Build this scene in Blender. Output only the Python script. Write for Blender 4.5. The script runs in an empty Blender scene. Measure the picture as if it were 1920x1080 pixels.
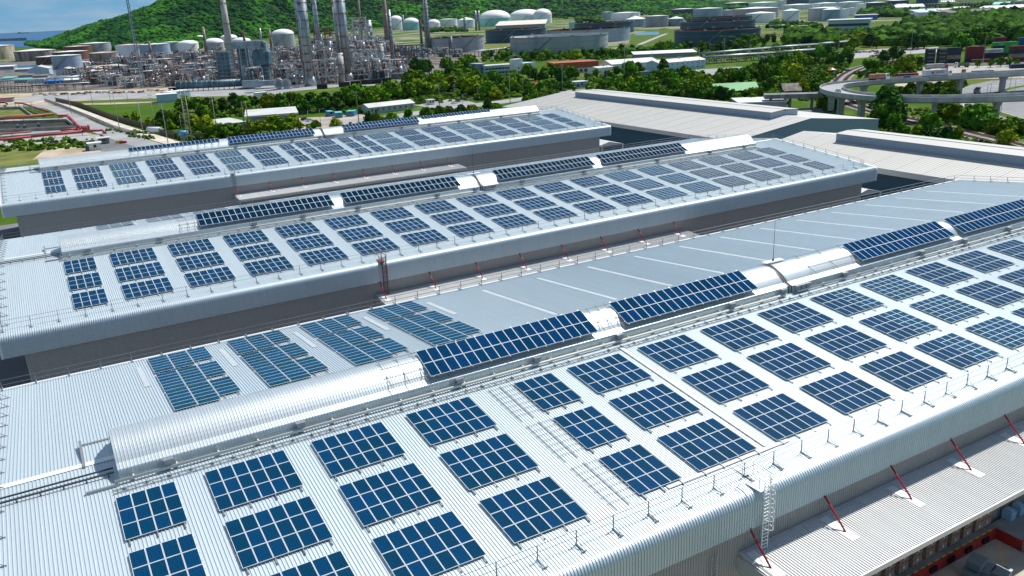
import bpy, math, random
from mathutils import Vector, Matrix
sc = bpy.context.scene
C = sc.collection
R = math.radians
rnd = random.Random(7)

# ---------------------------------------------------------------- camera
F = 1563.75; PITCH = .32290; ROLL = -.04580; YAW = .51240; CAMH = 50.0
_fw = Vector((math.sin(YAW)*math.cos(PITCH), math.cos(YAW)*math.cos(PITCH), -math.sin(PITCH)))
_r = Vector((math.cos(YAW), -math.sin(YAW), 0)); _u = _r.cross(_fw)
RX = _r*math.cos(ROLL)+_u*math.sin(ROLL); UX = _u*math.cos(ROLL)-_r*math.sin(ROLL); FW = _fw
cd = bpy.data.cameras.new('camera'); cam = bpy.data.objects.new('camera', cd); C.objects.link(cam)
cd.sensor_width = 36; cd.lens = F/1920*36; cd.clip_start = 1; cd.clip_end = 60000
cam.matrix_world = Matrix(((RX.x, UX.x, -FW.x, 0), (RX.y, UX.y, -FW.y, 0), (RX.z, UX.z, -FW.z, CAMH), (0, 0, 0, 1)))
sc.camera = cam

def ray(x, y): return FW+RX*((x-960)/F)-UX*((y-540)/F)
def gp(x, y, z=0.0):
    "point of the level plane z that lies under this place of the site plan"
    d = ray(x, y); t = (z-CAMH)/d.z
    return Vector((d.x*t, d.y*t, z))
def hz(x, y, P):
    "height of a feature standing over ground point P"
    d = ray(x, y); t = math.hypot(P[0], P[1])/math.hypot(d.x, d.y)
    return CAMH+d.z*t
def px_of(P):
    q = Vector(P)-Vector((0, 0, CAMH)); z = q.dot(FW)
    return 960+F*q.dot(RX)/z
def mpp(P): return (Vector(P)-Vector((0, 0, CAMH))).dot(FW)/F   # metres per plan pixel there

# ---------------------------------------------------------------- light
SUN = Vector((.56, .17, .82)).normalized()
el = math.asin(SUN.z); az = math.atan2(SUN.x, SUN.y)
w = bpy.data.worlds.new('World'); sc.world = w; w.use_nodes = True
nt = w.node_tree; nt.nodes.clear()
sky = nt.nodes.new('ShaderNodeTexSky'); sky.sky_type = 'NISHITA'; sky.sun_disc = False
sky.sun_elevation = el; sky.sun_rotation = az; sky.altitude = 0; sky.air_density = 1.0; sky.dust_density = .6; sky.ozone_density = 2.5
bg = nt.nodes.new('ShaderNodeBackground'); bg.inputs['Strength'].default_value = .058
wo = nt.nodes.new('ShaderNodeOutputWorld')
tc = nt.nodes.new('ShaderNodeTexCoord'); mp = nt.nodes.new('ShaderNodeMapping'); mp.inputs['Scale'].default_value = (1.2, 1.2, 7)
no = nt.nodes.new('ShaderNodeTexNoise'); no.inputs['Scale'].default_value = 3.0; no.inputs['Detail'].default_value = 7; no.inputs['Roughness'].default_value = .55
cr = nt.nodes.new('ShaderNodeValToRGB'); cr.color_ramp.elements[0].position = .44; cr.color_ramp.elements[1].position = .68
cr.color_ramp.elements[0].color = (0, 0, 0, 1); cr.color_ramp.elements[1].color = (.95, .95, .95, 1)
mx = nt.nodes.new('ShaderNodeMix'); mx.data_type = 'RGBA'
mx.inputs[7].default_value = (8.6, 9.3, 10.0, 1)
L = nt.links.new
L(tc.outputs['Generated'], mp.inputs['Vector']); L(mp.outputs[0], no.inputs['Vector']); L(no.outputs[0], cr.inputs[0])
tn = nt.nodes.new('ShaderNodeMix'); tn.data_type = 'RGBA'; tn.blend_type = 'MULTIPLY'; tn.inputs[0].default_value = 1; tn.inputs[7].default_value = (.42, .84, 1.18, 1)
sp = nt.nodes.new('ShaderNodeSeparateXYZ'); hr = nt.nodes.new('ShaderNodeValToRGB'); hr.color_ramp.elements[0].color = (.8, .8, .8, 1); hr.color_ramp.elements[1].color = (.1, .1, .1, 1); hr.color_ramp.elements[1].position = .5
hm = nt.nodes.new('ShaderNodeMix'); hm.data_type = 'RGBA'; hm.inputs[7].default_value = (2.6, 6.2, 10.2, 1)      # sea air near the horizon
cm = nt.nodes.new('ShaderNodeMapRange'); cm.inputs[1].default_value = .15; cm.inputs[2].default_value = .65; cm.inputs[3].default_value = 1; cm.inputs[4].default_value = .1      # clouds lie over the sea, the inland sky is clear
cx = nt.nodes.new('ShaderNodeMath'); cx.operation = 'MULTIPLY'
L(sp.outputs[0], cm.inputs[0]); L(cm.outputs[0], cx.inputs[0]); L(cr.outputs[0], cx.inputs[1]); L(cx.outputs[0], mx.inputs[0]); L(sky.outputs[0], tn.inputs[6]); L(tc.outputs['Generated'], sp.inputs[0]); L(sp.outputs[2], hr.inputs[0]); L(hr.outputs[0], hm.inputs[0]); L(tn.outputs[2], hm.inputs[6]); L(hm.outputs[2], mx.inputs[6]); L(mx.outputs[2], bg.inputs[0]); L(bg.outputs[0], wo.inputs[0])
sl = bpy.data.lights.new('sun', 'SUN'); sl.energy = 4.8; sl.angle = R(.53); sl.color = (1, .965, .9)
so = bpy.data.objects.new('sun', sl); C.objects.link(so); so.rotation_euler = SUN.to_track_quat('Z', 'Y').to_euler(); so.location = (0, 0, 300)
sc.view_settings.view_transform = 'Standard'; sc.view_settings.look = 'None'; sc.view_settings.gamma = 1
sc.view_settings.exposure = 0.22

# ---------------------------------------------------------------- materials
MATS = {}
def mat(name, col, rough=.6, metal=0.0, var=0.0, scale=1.0, rnd_obj=0.0, bump=0.0, spec=.5, col2=None, stretch=(1, 1, 1), coord='Object', lo=.38, hi=.62, hue=0.0):
    """plain surface with soft procedural unevenness; col2 = second colour in noise patches"""
    if name in MATS: return MATS[name]
    if rough >= .8: spec = min(spec, .06)
    m = bpy.data.materials.new(name); m.use_nodes = True; n = m.node_tree; b = n.nodes['Principled BSDF']
    b.inputs['Roughness'].default_value = rough; b.inputs['Metallic'].default_value = metal; b.inputs['Specular IOR Level'].default_value = spec
    c4 = (*col, 1); b.inputs['Base Color'].default_value = c4
    out = None
    if var or col2 or bump:
        t = n.nodes.new('ShaderNodeTexCoord'); mpn = n.nodes.new('ShaderNodeMapping'); mpn.inputs['Scale'].default_value = stretch
        nz = n.nodes.new('ShaderNodeTexNoise'); nz.inputs['Scale'].default_value = scale; nz.inputs['Detail'].default_value = 6
        n.links.new(t.outputs[coord], mpn.inputs[0]); n.links.new(mpn.outputs[0], nz.inputs['Vector'])
        r = n.nodes.new('ShaderNodeValToRGB'); r.color_ramp.elements[0].position = lo; r.color_ramp.elements[1].position = hi
        c2 = col2 if col2 else tuple(max(0, c*(1-var)) for c in col)
        r.color_ramp.elements[0].color = (*c2, 1); r.color_ramp.elements[1].color = c4
        n.links.new(nz.outputs[0], r.inputs[0]); out = r.outputs[0]
        if bump:
            bp = n.nodes.new('ShaderNodeBump'); bp.inputs['Distance'].default_value = bump; n.links.new(nz.outputs[0], bp.inputs['Height']); n.links.new(bp.outputs[0], b.inputs['Normal'])
    if rnd_obj or hue:
        oi = n.nodes.new('ShaderNodeObjectInfo'); hs = n.nodes.new('ShaderNodeHueSaturation')
        mr = n.nodes.new('ShaderNodeMapRange'); mr.inputs[3].default_value = 1-rnd_obj; mr.inputs[4].default_value = 1+rnd_obj
        n.links.new(oi.outputs['Random'], mr.inputs[0]); n.links.new(mr.outputs[0], hs.inputs['Value'])
        if hue:
            mu = n.nodes.new('ShaderNodeMath'); mu.operation = 'MULTIPLY'; mu.inputs[1].default_value = 7.13
            fr = n.nodes.new('ShaderNodeMath'); fr.operation = 'FRACT'
            mh = n.nodes.new('ShaderNodeMapRange'); mh.inputs[3].default_value = .5-hue; mh.inputs[4].default_value = .5+hue
            n.links.new(oi.outputs['Random'], mu.inputs[0]); n.links.new(mu.outputs[0], fr.inputs[0]); n.links.new(fr.outputs[0], mh.inputs[0]); n.links.new(mh.outputs[0], hs.inputs['Hue'])
        if out: n.links.new(out, hs.inputs['Color'])
        else: hs.inputs['Color'].default_value = c4
        out = hs.outputs[0]
    if out: n.links.new(out, b.inputs['Base Color'])
    MATS[name] = m
    return m

# ---------------------------------------------------------------- mesh builder
class MB:
    def __init__(s): s.v = []; s.f = []; s.m = []; s.sm = set()
    def quad(s, a, b, c, d, mi=0):
        i = len(s.v); s.v += [tuple(a), tuple(b), tuple(c), tuple(d)]; s.f.append((i, i+1, i+2, i+3)); s.m.append(mi)
    def poly(s, pts, mi=0):
        i = len(s.v); s.v += [tuple(p) for p in pts]; s.f.append(tuple(range(i, i+len(pts)))); s.m.append(mi)
    def box(s, x0, x1, y0, y1, z0, z1, mi=0, M=None):
        i = len(s.v); p = [(x0, y0, z0), (x1, y0, z0), (x1, y1, z0), (x0, y1, z0), (x0, y0, z1), (x1, y0, z1), (x1, y1, z1), (x0, y1, z1)]
        if M is not None: p = [tuple(M @ Vector(q)) for q in p]
        s.v += p
        for q in ((0, 3, 2, 1), (4, 5, 6, 7), (0, 1, 5, 4), (1, 2, 6, 5), (2, 3, 7, 6), (3, 0, 4, 7)):
            s.f.append(tuple(i+k for k in q)); s.m.append(mi)
    def beam(s, a, b, wd, ht=None, mi=0):
        a = Vector(a); b = Vector(b); d = (b-a); l = d.length
        if l < 1e-6: return
        q = d.to_track_quat('X', 'Z').to_matrix().to_4x4(); q.translation = a
        ht = ht or wd; s.box(0, l, -wd/2, wd/2, -ht/2, ht/2, mi, q)
    def cyl(s, a, b, r0, r1=None, n=10, mi=0, cap=True):
        a = Vector(a); b = Vector(b); r1 = r0 if r1 is None else r1; d = b-a
        q = d.to_track_quat('Z', 'Y'); i = len(s.v)
        for c, r in ((a, r0), (b, r1)):
            for k in range(n):
                t = 2*math.pi*k/n; s.v.append(tuple(c+q @ Vector((r*math.cos(t), r*math.sin(t), 0))))
        for k in range(n):
            k2 = (k+1) % n; s.sm.add(len(s.f)); s.f.append((i+k, i+k2, i+n+k2, i+n+k)); s.m.append(mi)
        if cap: s.f.append(tuple(i+n+k for k in range(n))); s.m.append(mi); s.f.append(tuple(i+n-1-k for k in range(n))); s.m.append(mi)
    def lathe(s, prof, n=24, mi=0, c=(0, 0, 0)):
        i = len(s.v)
        for r, z in prof:
            for k in range(n):
                t = 2*math.pi*k/n; s.v.append((c[0]+r*math.cos(t), c[1]+r*math.sin(t), c[2]+z))
        for j in range(len(prof)-1):
            for k in range(n):
                k2 = (k+1) % n; s.sm.add(len(s.f)); s.f.append((i+j*n+k, i+j*n+k2, i+(j+1)*n+k2, i+(j+1)*n+k)); s.m.append(mi)
    def pipe(s, pts, r, n=8, mi=0):
        for a, b in zip(pts, pts[1:]): s.cyl(a, b, r, r, n, mi, True)
    def ribbon(s, pts, w, z, mi=0, z1=None):
        "flat band along a path (pts xy), width w"
        Ls, Rs = offs(pts, w/2)
        for k in range(len(pts)-1): s.quad((*Rs[k], z), (*Rs[k+1], z), (*Ls[k+1], z), (*Ls[k], z), mi)
    def build(s, name, mats=None, parent=None, loc=None):
        me = bpy.data.meshes.new(name); me.from_pydata(s.v, [], s.f)
        if mats:
            for m in (mats if isinstance(mats, (list, tuple)) else [mats]): me.materials.append(m)
        if any(s.m): me.polygons.foreach_set('material_index', s.m)
        if s.sm:
            a = [False]*len(s.f)
            for k in s.sm: a[k] = True
            me.polygons.foreach_set('use_smooth', a)
        me.update()
        return ob(name, me, parent, loc)
def ob(name, me, parent=None, loc=None):
    o = bpy.data.objects.new(name, me); C.objects.link(o)
    if parent: o.parent = parent; KIDS.setdefault(parent.name, []).append(o)
    if loc is not None: o.location = loc
    return o
KIDS = {}
def offs(pts, d):
    Ls = []; Rs = []
    for k in range(len(pts)):
        a = Vector(pts[max(0, k-1)][:2]); b = Vector(pts[min(len(pts)-1, k+1)][:2]); t = (b-a).normalized(); nn = Vector((-t.y, t.x))
        p = Vector(pts[k][:2]); Ls.append(tuple(p+nn*d)); Rs.append(tuple(p-nn*d))
    return Ls, Rs
def smooth(pts, n=6):
    "Catmull-Rom through pts"
    P = [Vector(p) for p in pts]; out = []
    for k in range(len(P)-1):
        p0 = P[max(0, k-1)]; p1 = P[k]; p2 = P[k+1]; p3 = P[min(len(P)-1, k+2)]
        for j in range(n):
            t = j/n; out.append(.5*((2*p1)+(-p0+p2)*t+(2*p0-5*p1+4*p2-p3)*t*t+(-p0+3*p1-3*p2+p3)*t*t*t))
    out.append(P[-1]); return [tuple(q) for q in out]
def thing(name, label, cat, loc=(0, 0, 0), rz=0, group=None):
    o = bpy.data.objects.new(name, None); o.empty_display_size = .5; C.objects.link(o); o.location = loc; o.rotation_euler = (0, 0, rz)
    return tag(o, label, cat, group)
def tag(o, label, cat, group=None):
    o['label'] = label; o['category'] = cat
    if group: o['group'] = group
    return o
def struct(o): o['kind'] = 'structure'; return o
def dup(root, loc=None, rz=None, label=None, group=None, scale=None):
    r = root.copy(); C.objects.link(r)
    if loc is not None: r.location = loc
    if rz is not None: r.rotation_euler = (0, 0, rz)
    if scale is not None: r.scale = (scale if isinstance(scale, tuple) else (scale,)*3)
    if label: r['label'] = label
    if group: r['group'] = group
    for ch in KIDS.get(root.name, []):
        c = ch.copy(); C.objects.link(c); c.parent = r
        for g in KIDS.get(ch.name, []):
            d = g.copy(); C.objects.link(d); d.parent = c
    return r
ORD = ['first', 'second', 'third', 'fourth', 'fifth', 'sixth', 'seventh', 'eighth', 'ninth', 'tenth', 'eleventh', 'twelfth', 'thirteenth', 'fourteenth', 'fifteenth', 'sixteenth', 'seventeenth', 'eighteenth', 'nineteenth', 'twentieth']
def ordn(i):
    if i < 20: return ORD[i]
    t = {2: 'twenty', 3: 'thirty', 4: 'forty', 5: 'fifty'}[(i+1)//10]; return t+'-'+ORD[(i+1) % 10-1] if (i+1) % 10 else t[:-1]+'ieth'

# ---------------------------------------------------------------- metal cladding and glass
def cladding(name, col, rough, metal, dirt=.12, sc_=.15, vary=None):
    m = mat(name, col, rough, metal, var=dirt, scale=sc_, stretch=(1, .15, .15))
    n = m.node_tree; b = n.nodes['Principled BSDF']; src = b.inputs['Base Color'].links[0].from_socket; k = n.links.new
    t = n.nodes.new('ShaderNodeTexCoord'); mpn = n.nodes.new('ShaderNodeMapping'); mpn.inputs['Scale'].default_value = (2.2, .045, .3)   # run-off streaks follow the ribs
    nz = n.nodes.new('ShaderNodeTexNoise'); nz.inputs['Scale'].default_value = 1.0; nz.inputs['Detail'].default_value = 5
    k(t.outputs['Object'], mpn.inputs[0]); k(mpn.outputs[0], nz.inputs['Vector'])
    r = n.nodes.new('ShaderNodeValToRGB'); r.color_ramp.elements[0].position = .30; r.color_ramp.elements[1].position = .62; r.color_ramp.elements[0].color = (1-dirt*2.2, 1-dirt*2.3, 1-dirt*2.5, 1); r.color_ramp.elements[1].color = (1, 1, 1, 1)
    k(nz.outputs[0], r.inputs[0])
    wn = n.nodes.new('ShaderNodeTexWhiteNoise'); wn.noise_dimensions = '2D'; sx = n.nodes.new('ShaderNodeVectorMath'); sx.operation = 'MULTIPLY'; sx.inputs[1].default_value = (1/.75, 1/9.3, 1)
    fl = n.nodes.new('ShaderNodeVectorMath'); fl.operation = 'FLOOR'; k(t.outputs['Object'], sx.inputs[0]); k(sx.outputs[0], fl.inputs[0]); k(fl.outputs[0], wn.inputs['Vector'])   # sheet to sheet tone
    rr = n.nodes.new('ShaderNodeMapRange'); rr.inputs[3].default_value = 1-dirt*.9; rr.inputs[4].default_value = 1.0; k(wn.outputs['Value'], rr.inputs[0])
    m1 = n.nodes.new('ShaderNodeMix'); m1.data_type = 'RGBA'; m1.blend_type = 'MULTIPLY'; m1.inputs[0].default_value = 1; k(src, m1.inputs[6]); k(r.outputs[0], m1.inputs[7])
    m2 = n.nodes.new('ShaderNodeMix'); m2.data_type = 'RGBA'; m2.blend_type = 'MULTIPLY'; m2.inputs[0].default_value = 1; k(m1.outputs[2], m2.inputs[6]); k(rr.outputs[0], m2.inputs[7])
    k(m2.outputs[2], b.inputs['Base Color'])
    return m
M_roof = cladding('zinc_roof', (.575, .66, .70), .52, .48, .02)
M_fascia = cladding('zinc_fascia', (.62, .63, .62), .45, .4, .03)
M_vault = cladding('zinc_vault', (.66, .72, .74), .40, .6, .03)
M_wall = cladding('taupe_wall', (.42, .40, .38), .6, .05, .02)
M_canopy = cladding('offwhite_canopy', (.64, .645, .635), .55, .1, .03)
M_trim = mat('white_trim', (.78, .8, .8), .45, .2)
M_galv = mat('galvanised', (.36, .38, .40), .4, .6)
M_darkst = mat('dark_steel', (.06, .07, .08), .5, .3)
M_red = mat('red_paint', (.42, .02, .03), .45)
M_redrust = mat('red_oxide', (.20, .04, .035), .6, var=.4, scale=1)
M_railg = mat('rail_grey', (.24, .26, .28), .6)
M_tray = mat('tray_grey', (.38, .40, .41), .5, .4)
M_sky = mat('skylight_sheet', (.52, .57, .59), .35, 0, var=.1, scale=.6)
M_white = mat('white_paint', (.78, .79, .8), .5, 0, var=.12, scale=.3)
M_rubber = mat('rubber', (.02, .02, .02), .8)
M_glassd = mat('dark_glass', (.02, .03, .045), .1, 0, spec=.8)
M_conc = mat('concrete', (.42, .41, .39), .85, 0, var=.25, scale=.35)
M_concd = mat('concrete_grey', (.27, .275, .27), .85, 0, var=.3, scale=.3)

def panel_mat(name, base, base2, lines, nx, ny, spec=.03):
    m = bpy.data.materials.new(name); m.use_nodes = True; n = m.node_tree; b = n.nodes['Principled BSDF']; k = n.links.new
    t = n.nodes.new('ShaderNodeTexCoord'); sep = n.nodes.new('ShaderNodeSeparateXYZ'); k(t.outputs['Object'], sep.inputs[0])
    def grid(o, cnt, wd):
        a = n.nodes.new('ShaderNodeMath'); a.operation = 'MULTIPLY'; a.inputs[1].default_value = cnt; k(sep.outputs[o], a.inputs[0])
        f = n.nodes.new('ShaderNodeMath'); f.operation = 'FRACT'; k(a.outputs[0], f.inputs[0])
        g = n.nodes.new('ShaderNodeMath'); g.operation = 'LESS_THAN'; g.inputs[1].default_value = wd; k(f.outputs[0], g.inputs[0]); return g
    g1 = grid(0, nx, .045); g2 = grid(1, ny, .06)
    mxx = n.nodes.new('ShaderNodeMath'); mxx.operation = 'MAXIMUM'; k(g1.outputs[0], mxx.inputs[0]); k(g2.outputs[0], mxx.inputs[1])
    # crystalline grain
    vo = n.nodes.new('ShaderNodeTexVoronoi'); vo.inputs['Scale'].default_value = 14; k(t.outputs['Object'], vo.inputs['Vector'])
    c1 = n.nodes.new('ShaderNodeMix'); c1.data_type = 'RGBA'; c1.inputs[6].default_value = (*base, 1); c1.inputs[7].default_value = (*base2, 1)
    s3 = n.nodes.new('ShaderNodeSeparateColor'); k(vo.outputs['Color'], s3.inputs[0]); k(s3.outputs[0], c1.inputs[0])
    hs = n.nodes.new('ShaderNodeHueSaturation'); oi = n.nodes.new('ShaderNodeObjectInfo')
    mr = n.nodes.new('ShaderNodeMapRange'); mr.inputs[3].default_value = .78; mr.inputs[4].default_value = 1.22
    k(oi.outputs['Random'], mr.inputs[0]); k(mr.outputs[0], hs.inputs['Value']); k(c1.outputs[2], hs.inputs['Color'])
    mh = n.nodes.new('ShaderNodeMapRange'); mh.inputs[3].default_value = .488; mh.inputs[4].default_value = .505
    k(oi.outputs['Random'], mh.inputs[0]); k(mh.outputs[0], hs.inputs['Hue'])
    c2 = n.nodes.new('ShaderNodeMix'); c2.data_type = 'RGBA'; k(mxx.outputs[0], c2.inputs[0]); k(hs.outputs[0], c2.inputs[6]); c2.inputs[7].default_value = (*lines, 1)
    k(c2.outputs[2], b.inputs['Base Color']); b.inputs['Roughness'].default_value = .42; b.inputs['Specular IOR Level'].default_value = spec
    return m
PM1 = panel_mat('blue_silicon', (.0006, .027, .074), (.001, .043, .114), (.012, .085, .18), 6.15, 6.0)
PM2 = panel_mat('teal_silicon', (.002, .045, .10), (.003, .066, .14), (.012, .09, .17), 6.15, 6.0)
PM3 = panel_mat('navy_silicon', (.002, .018, .045), (.003, .026, .06), (.01, .04, .08), 6.15, 6.0)
PM4 = panel_mat('deep_blue_silicon', (.0018, .026, .080), (.003, .042, .125), (.015, .07, .16), 6.15, 6.0, 0)
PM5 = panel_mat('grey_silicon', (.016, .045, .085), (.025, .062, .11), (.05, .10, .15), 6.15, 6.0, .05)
PM3 = panel_mat('navy_silicon_matt', (.002, .018, .045), (.003, .026, .06), (.01, .04, .08), 6.15, 6.0, .0)
M_alu = mat('aluminium_frame', (.70, .74, .76), .6, .0, spec=.2)

# ---------------------------------------------------------------- WAREHOUSES
SL = math.tan(.1066); A0 = .1066; Z0 = 11.691          # roof pitch; roof height at local Y = 0
YR, YF, YE = 65.1, 37.37, 93.0                         # ridge, front fascia, rear eave
ZR = Z0+YR*SL; XL, XR = -7.9, 150.0
def zroof(y): return Z0+y*SL if y <= YR else ZR-(y-YR)*SL
def corr(path, x0, x1, pitch, h, mb=None, mi=0, end=None):
    """corrugated sheet: cross-section path [(y,z)], ribs running along the path"""
    mb = mb or MB(); P = [Vector((0, y, z)) for y, z in path]; N = []
    for k in range(len(P)):
        t = (P[min(k+1, len(P)-1)]-P[max(k-1, 0)]).normalized(); N.append(Vector((0, -t.z, t.y)))
    xs = []; n = int(round((x1-x0)/pitch))
    for i in range(n):
        x = x0+i*pitch; xs += [(x, 0), (x+pitch*.70, 0), (x+pitch*.73, h), (x+pitch*.93, h)]
    xs.append((x0+n*pitch, 0)); b = len(mb.v); m = len(xs)
    for p, nn in zip(P, N):
        for x, hh in xs: q = p+nn*hh; mb.v.append((x, q.y, q.z))
    for k in range(len(P)-1):
        for i in range(m-1):
            mb.f.append((b+k*m+i, b+k*m+i+1, b+(k+1)*m+i+1, b+(k+1)*m+i)); mb.m.append(mi)
    return mb
def arc(cy, cz, r, a0, a1, n): return [(cy+r*math.cos(a0+(a1-a0)*i/n), cz+r*math.sin(a0+(a1-a0)*i/n)) for i in range(n+1)]
RC = .8
cyc = YF+RC; czc = zroof(cyc)-RC/math.cos(A0)+RC*0
tA = math.pi/2+A0
cen = (YF+RC, zroof(YF+RC-RC*math.sin(A0))-RC*math.cos(A0))
CURVE = arc(cen[0], cen[1], RC, math.pi, tA, 9)         # vertical face -> roof slope
ZB = 12.95
# vault (ridge ventilator) cross-section
VF, VB = 61.7, 68.5
def vault_profile():
    r = 3.45; c = (65.1, 20.95-r-.35)
    pts = [(VF, zroof(VF)), (VF, 18.95)]
    # shoulder then flat arch
    pts += arc(62.05, 18.95, .35, math.pi, math.pi*.80, 3)
    yy = [62.1+.3*i for i in range(1, 21)]
    pts += [(y, 20.75-1.72*((y-65.1)/3.05)**2) for y in yy if y < 68.15]
    pts += [(VB-.05, 19.0), (VB, 18.85), (VB, zroof(VB))]
    return pts
VP = vault_profile()

def warehouse(dy, name, where, canopy=None):
    t = thing('warehouse', name, 'warehouse', (0, dy, 0), 0, 'solar roofed warehouses side by side')
    # cladding of near slope + curved eave + fascia, far slope
    corr([(YF, ZB)]+CURVE+[(y, zroof(y)) for y in (45, 52, 58, YR)], XL, XR, .25, .052).build('near_roof_slope', [M_roof], t)
    corr([(YR, ZR), (75, zroof(75)), (85, zroof(85)), (YE, zroof(YE))], XL, XR, .25, .06).build('far_roof_slope', [M_roof], t)
    b = MB(); b.box(XL, XR, YE+.01, YE+.32, zroof(YE)-.28, zroof(YE)+.03); b.build('gutter', [M_trim], t)
    b = MB()                                            # end closures and soffit
    ring = [(YF+.05, ZB), *[(y+.03, z-.03) for y, z in CURVE], (YR, ZR-.03), (YE, zroof(YE)-.03), (YE, ZB)]
    b.poly([(XL+.01, y, z) for y, z in ring][::-1]); b.poly([(XR-.26, y, z) for y, z in ring])
    b.quad((XL+.01, YF+.05, ZB), (XL+.01, YE, ZB), (XR-.26, YE, ZB), (XR-.26, YF+.05, ZB)); b.build('gable_closure', [M_fascia], t)
    for x0, x1 in ((XL-.12, XL+.18), (XR-.28, XR+.12)):
        b = MB(); pth = [(YF-.03, ZB-.02)]+[(cen[0]+(y-cen[0])*1.09, cen[1]+(z-cen[1])*1.09) for y, z in CURVE]+[(YR, ZR+.12), (YE+.05, zroof(YE)+.1)]
        for (ya, za), (yb, zb) in zip(pth, pth[1:]): b.quad((x0, ya, za), (x0, yb, zb), (x1, yb, zb), (x1, ya, za))
        b.build('rake_trim', [M_trim], t)
    b = corr([(37.78, 0), (37.78, ZB-.01)], XL+2.3, XR-3.9, .25, .06)
    b.box(XL+2.3, XR-3.95, 37.83, YE-.6, 0, ZB-.02); b.build('wall', [M_wall], t)
    b = MB(); b.quad((XL, YR-.35, ZR+.02), (XR, YR-.35, ZR+.02), (XR, YR, ZR+.075), (XL, YR, ZR+.075)); b.quad((XL, YR, ZR+.075), (XR, YR, ZR+.075), (XR, YR+.35, ZR+.02), (XL, YR+.35, ZR+.02))
    b.build('ridge_cap', [M_trim], t)
    # ridge vault in two lengths
    for x0, x1 in ((.85, 70.1), (70.85, 140.35)):
        o = corr(VP, x0, x1, .25, .028).build('ridge_vault', [M_vault], t)
        b = MB(); b.poly([(x0+.3, y, z-.03) for y, z in VP][::-1]); b.build('vault_end', [M_trim], o)
        b = MB(); b.poly([(x1-.3, y, z-.03) for y, z in VP]); b.build('vault_end', [M_trim], o)
    b = MB()
    for x0 in (70.12, 70.6):
        for (ya, za), (yb, zb) in zip(VP, VP[1:]): b.quad((x0, ya-.02, za+.07), (x0+.2, ya-.02, za+.07), (x0+.2, yb, zb+.07), (x0, yb, zb+.07))
    b.build('vault_joint_flashing', [M_darkst], t)
    # pipe, tray and junction boxes along the vault foot
    b = MB(); yp = 61.25
    for xa, xb_ in ((.5, 69.4), (71.2, 140)):
        b.cyl((xa, yp, zroof(yp)+.28), (xb_, yp, zroof(yp)+.28), .13, n=8)
        x = xa+1.3
        while x < xb_: b.box(x-.05, x+.05, yp-.05, yp+.3, zroof(yp), zroof(yp)+.42); x += 3.05
    b.build('conduit_pipe', [mat('cream_pipe', (.62, .62, .56), .5)], t)
    b = MB(); yt = 60.55
    for yy in (yt, yt-.42): b.box(.2, 140, yy-.03, yy+.03, zroof(yy)+.06, zroof(yy)+.13)
    x = .6
    while x < 140: b.box(x-.03, x+.03, yt-.4, yt, zroof(yt)+.04, zroof(yt)+.1); x += .6
    x = 1.0
    while x < 140:
        if rnd.random() < .8: b.box(x, x+.12, yt-.3, yt+.1, zroof(yt)+.1, zroof(yt)+.24)
        x += 1.55
    b.build('cable_tray', [M_tray], t)
    for i, x in enumerate((4.3, 14.4, 28.8, 36.9, 46.5, 61.5, 69.2, 71.4, 72.2, 73.0, 79.2, 93.5, 102.3, 112, 126.5, 136.6)):
        b = MB(); b.box(x-.32, x+.32, VF-.42, VF-.06, 18.62, 19.1); b.box(x-.38, x+.38, VF-.5, VF-.06, 19.1, 19.16)
        b.build('junction_box', [M_galv], t)
    # cable trays running from the left edge to the vault end; dark duct on the ridge
    b = MB()
    for yy, zz in ((62.6, .32), (63.2, .32)): b.box(XL+.2, .6, yy-.06, yy+.06, zroof(yy)+zz-.1, zroof(yy)+zz)
    x = XL+.6
    while x < .4: b.box(x-.04, x+.04, 62.55, 62.65, zroof(62.6), zroof(62.6)+.25); x += 1.5
    b.build('cable_ladder', [M_darkst], t)
    for bx_ in ((-1.2, .85, 69.4, 69.6, zroof(69.5), zroof(69.5)+.14), (-1.35, -1.15, 64.6, 69.4, zroof(67)-.1, zroof(66)+.22), (-1.5, .7, 61.0, 61.2, zroof(61)+.03, zroof(61)+.2)):
        b = MB(); b.box(*bx_); b.build('end_kerb', [M_galv], t)
    # translucent strips in the rear slope
    for k in range(12):
        x = 46.1+8.15*k; b = MB(); b.quad((x, 90, zroof(90)+.055), (x+.55, 90, zroof(90)+.055), (x+.55, 72.6, zroof(72.6)+.055), (x, 72.6, zroof(72.6)+.055)); b.build('skylight_strip', [M_sky], t)
    for x in (5.2, 13.6, 21.9, 30.2, 38.5):
        b = MB(); b.quad((x-.25, 90, zroof(90)+.055), (x+.3, 90, zroof(90)+.055), (x+.3, 82, zroof(82)+.055), (x-.25, 82, zroof(82)+.055)); b.build('skylight_strip', [M_sky], t)
    # loading canopy
    if canopy:
        xa, xb_ = canopy; zc = lambda y: 11.02+(y-37.7)*.05
        c = corr([(31.4, zc(31.4)), (37.76, zc(37.76))], xa, xb_, .25, .07).build('canopy_roof', [M_canopy], t)
        b = MB(); b.box(xa, xb_, 31.3, 31.42, zc(31.4)-.42, zc(31.4)+.02); b.box(xa-.1, xa+.04, 31.3, 37.75, zc(31.4)-1.15, zc(31.4)+.1)
        b.box(xa, xb_, 37.5, 37.62, zc(37.5)+.05, zc(37.5)+.12); b.build('canopy_fascia', [M_fascia], c)
        if dy == 0: corr([(34.7, zc(34.7)), (37.76, zc(37.76))], xb_+.02, xb_+24, .25, .04).build('unseen_shade_roof', [M_canopy], t)  # added narrow roof out of view, shades the dock beyond the cut canopy
        x = xa+.75; k = 0
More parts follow.
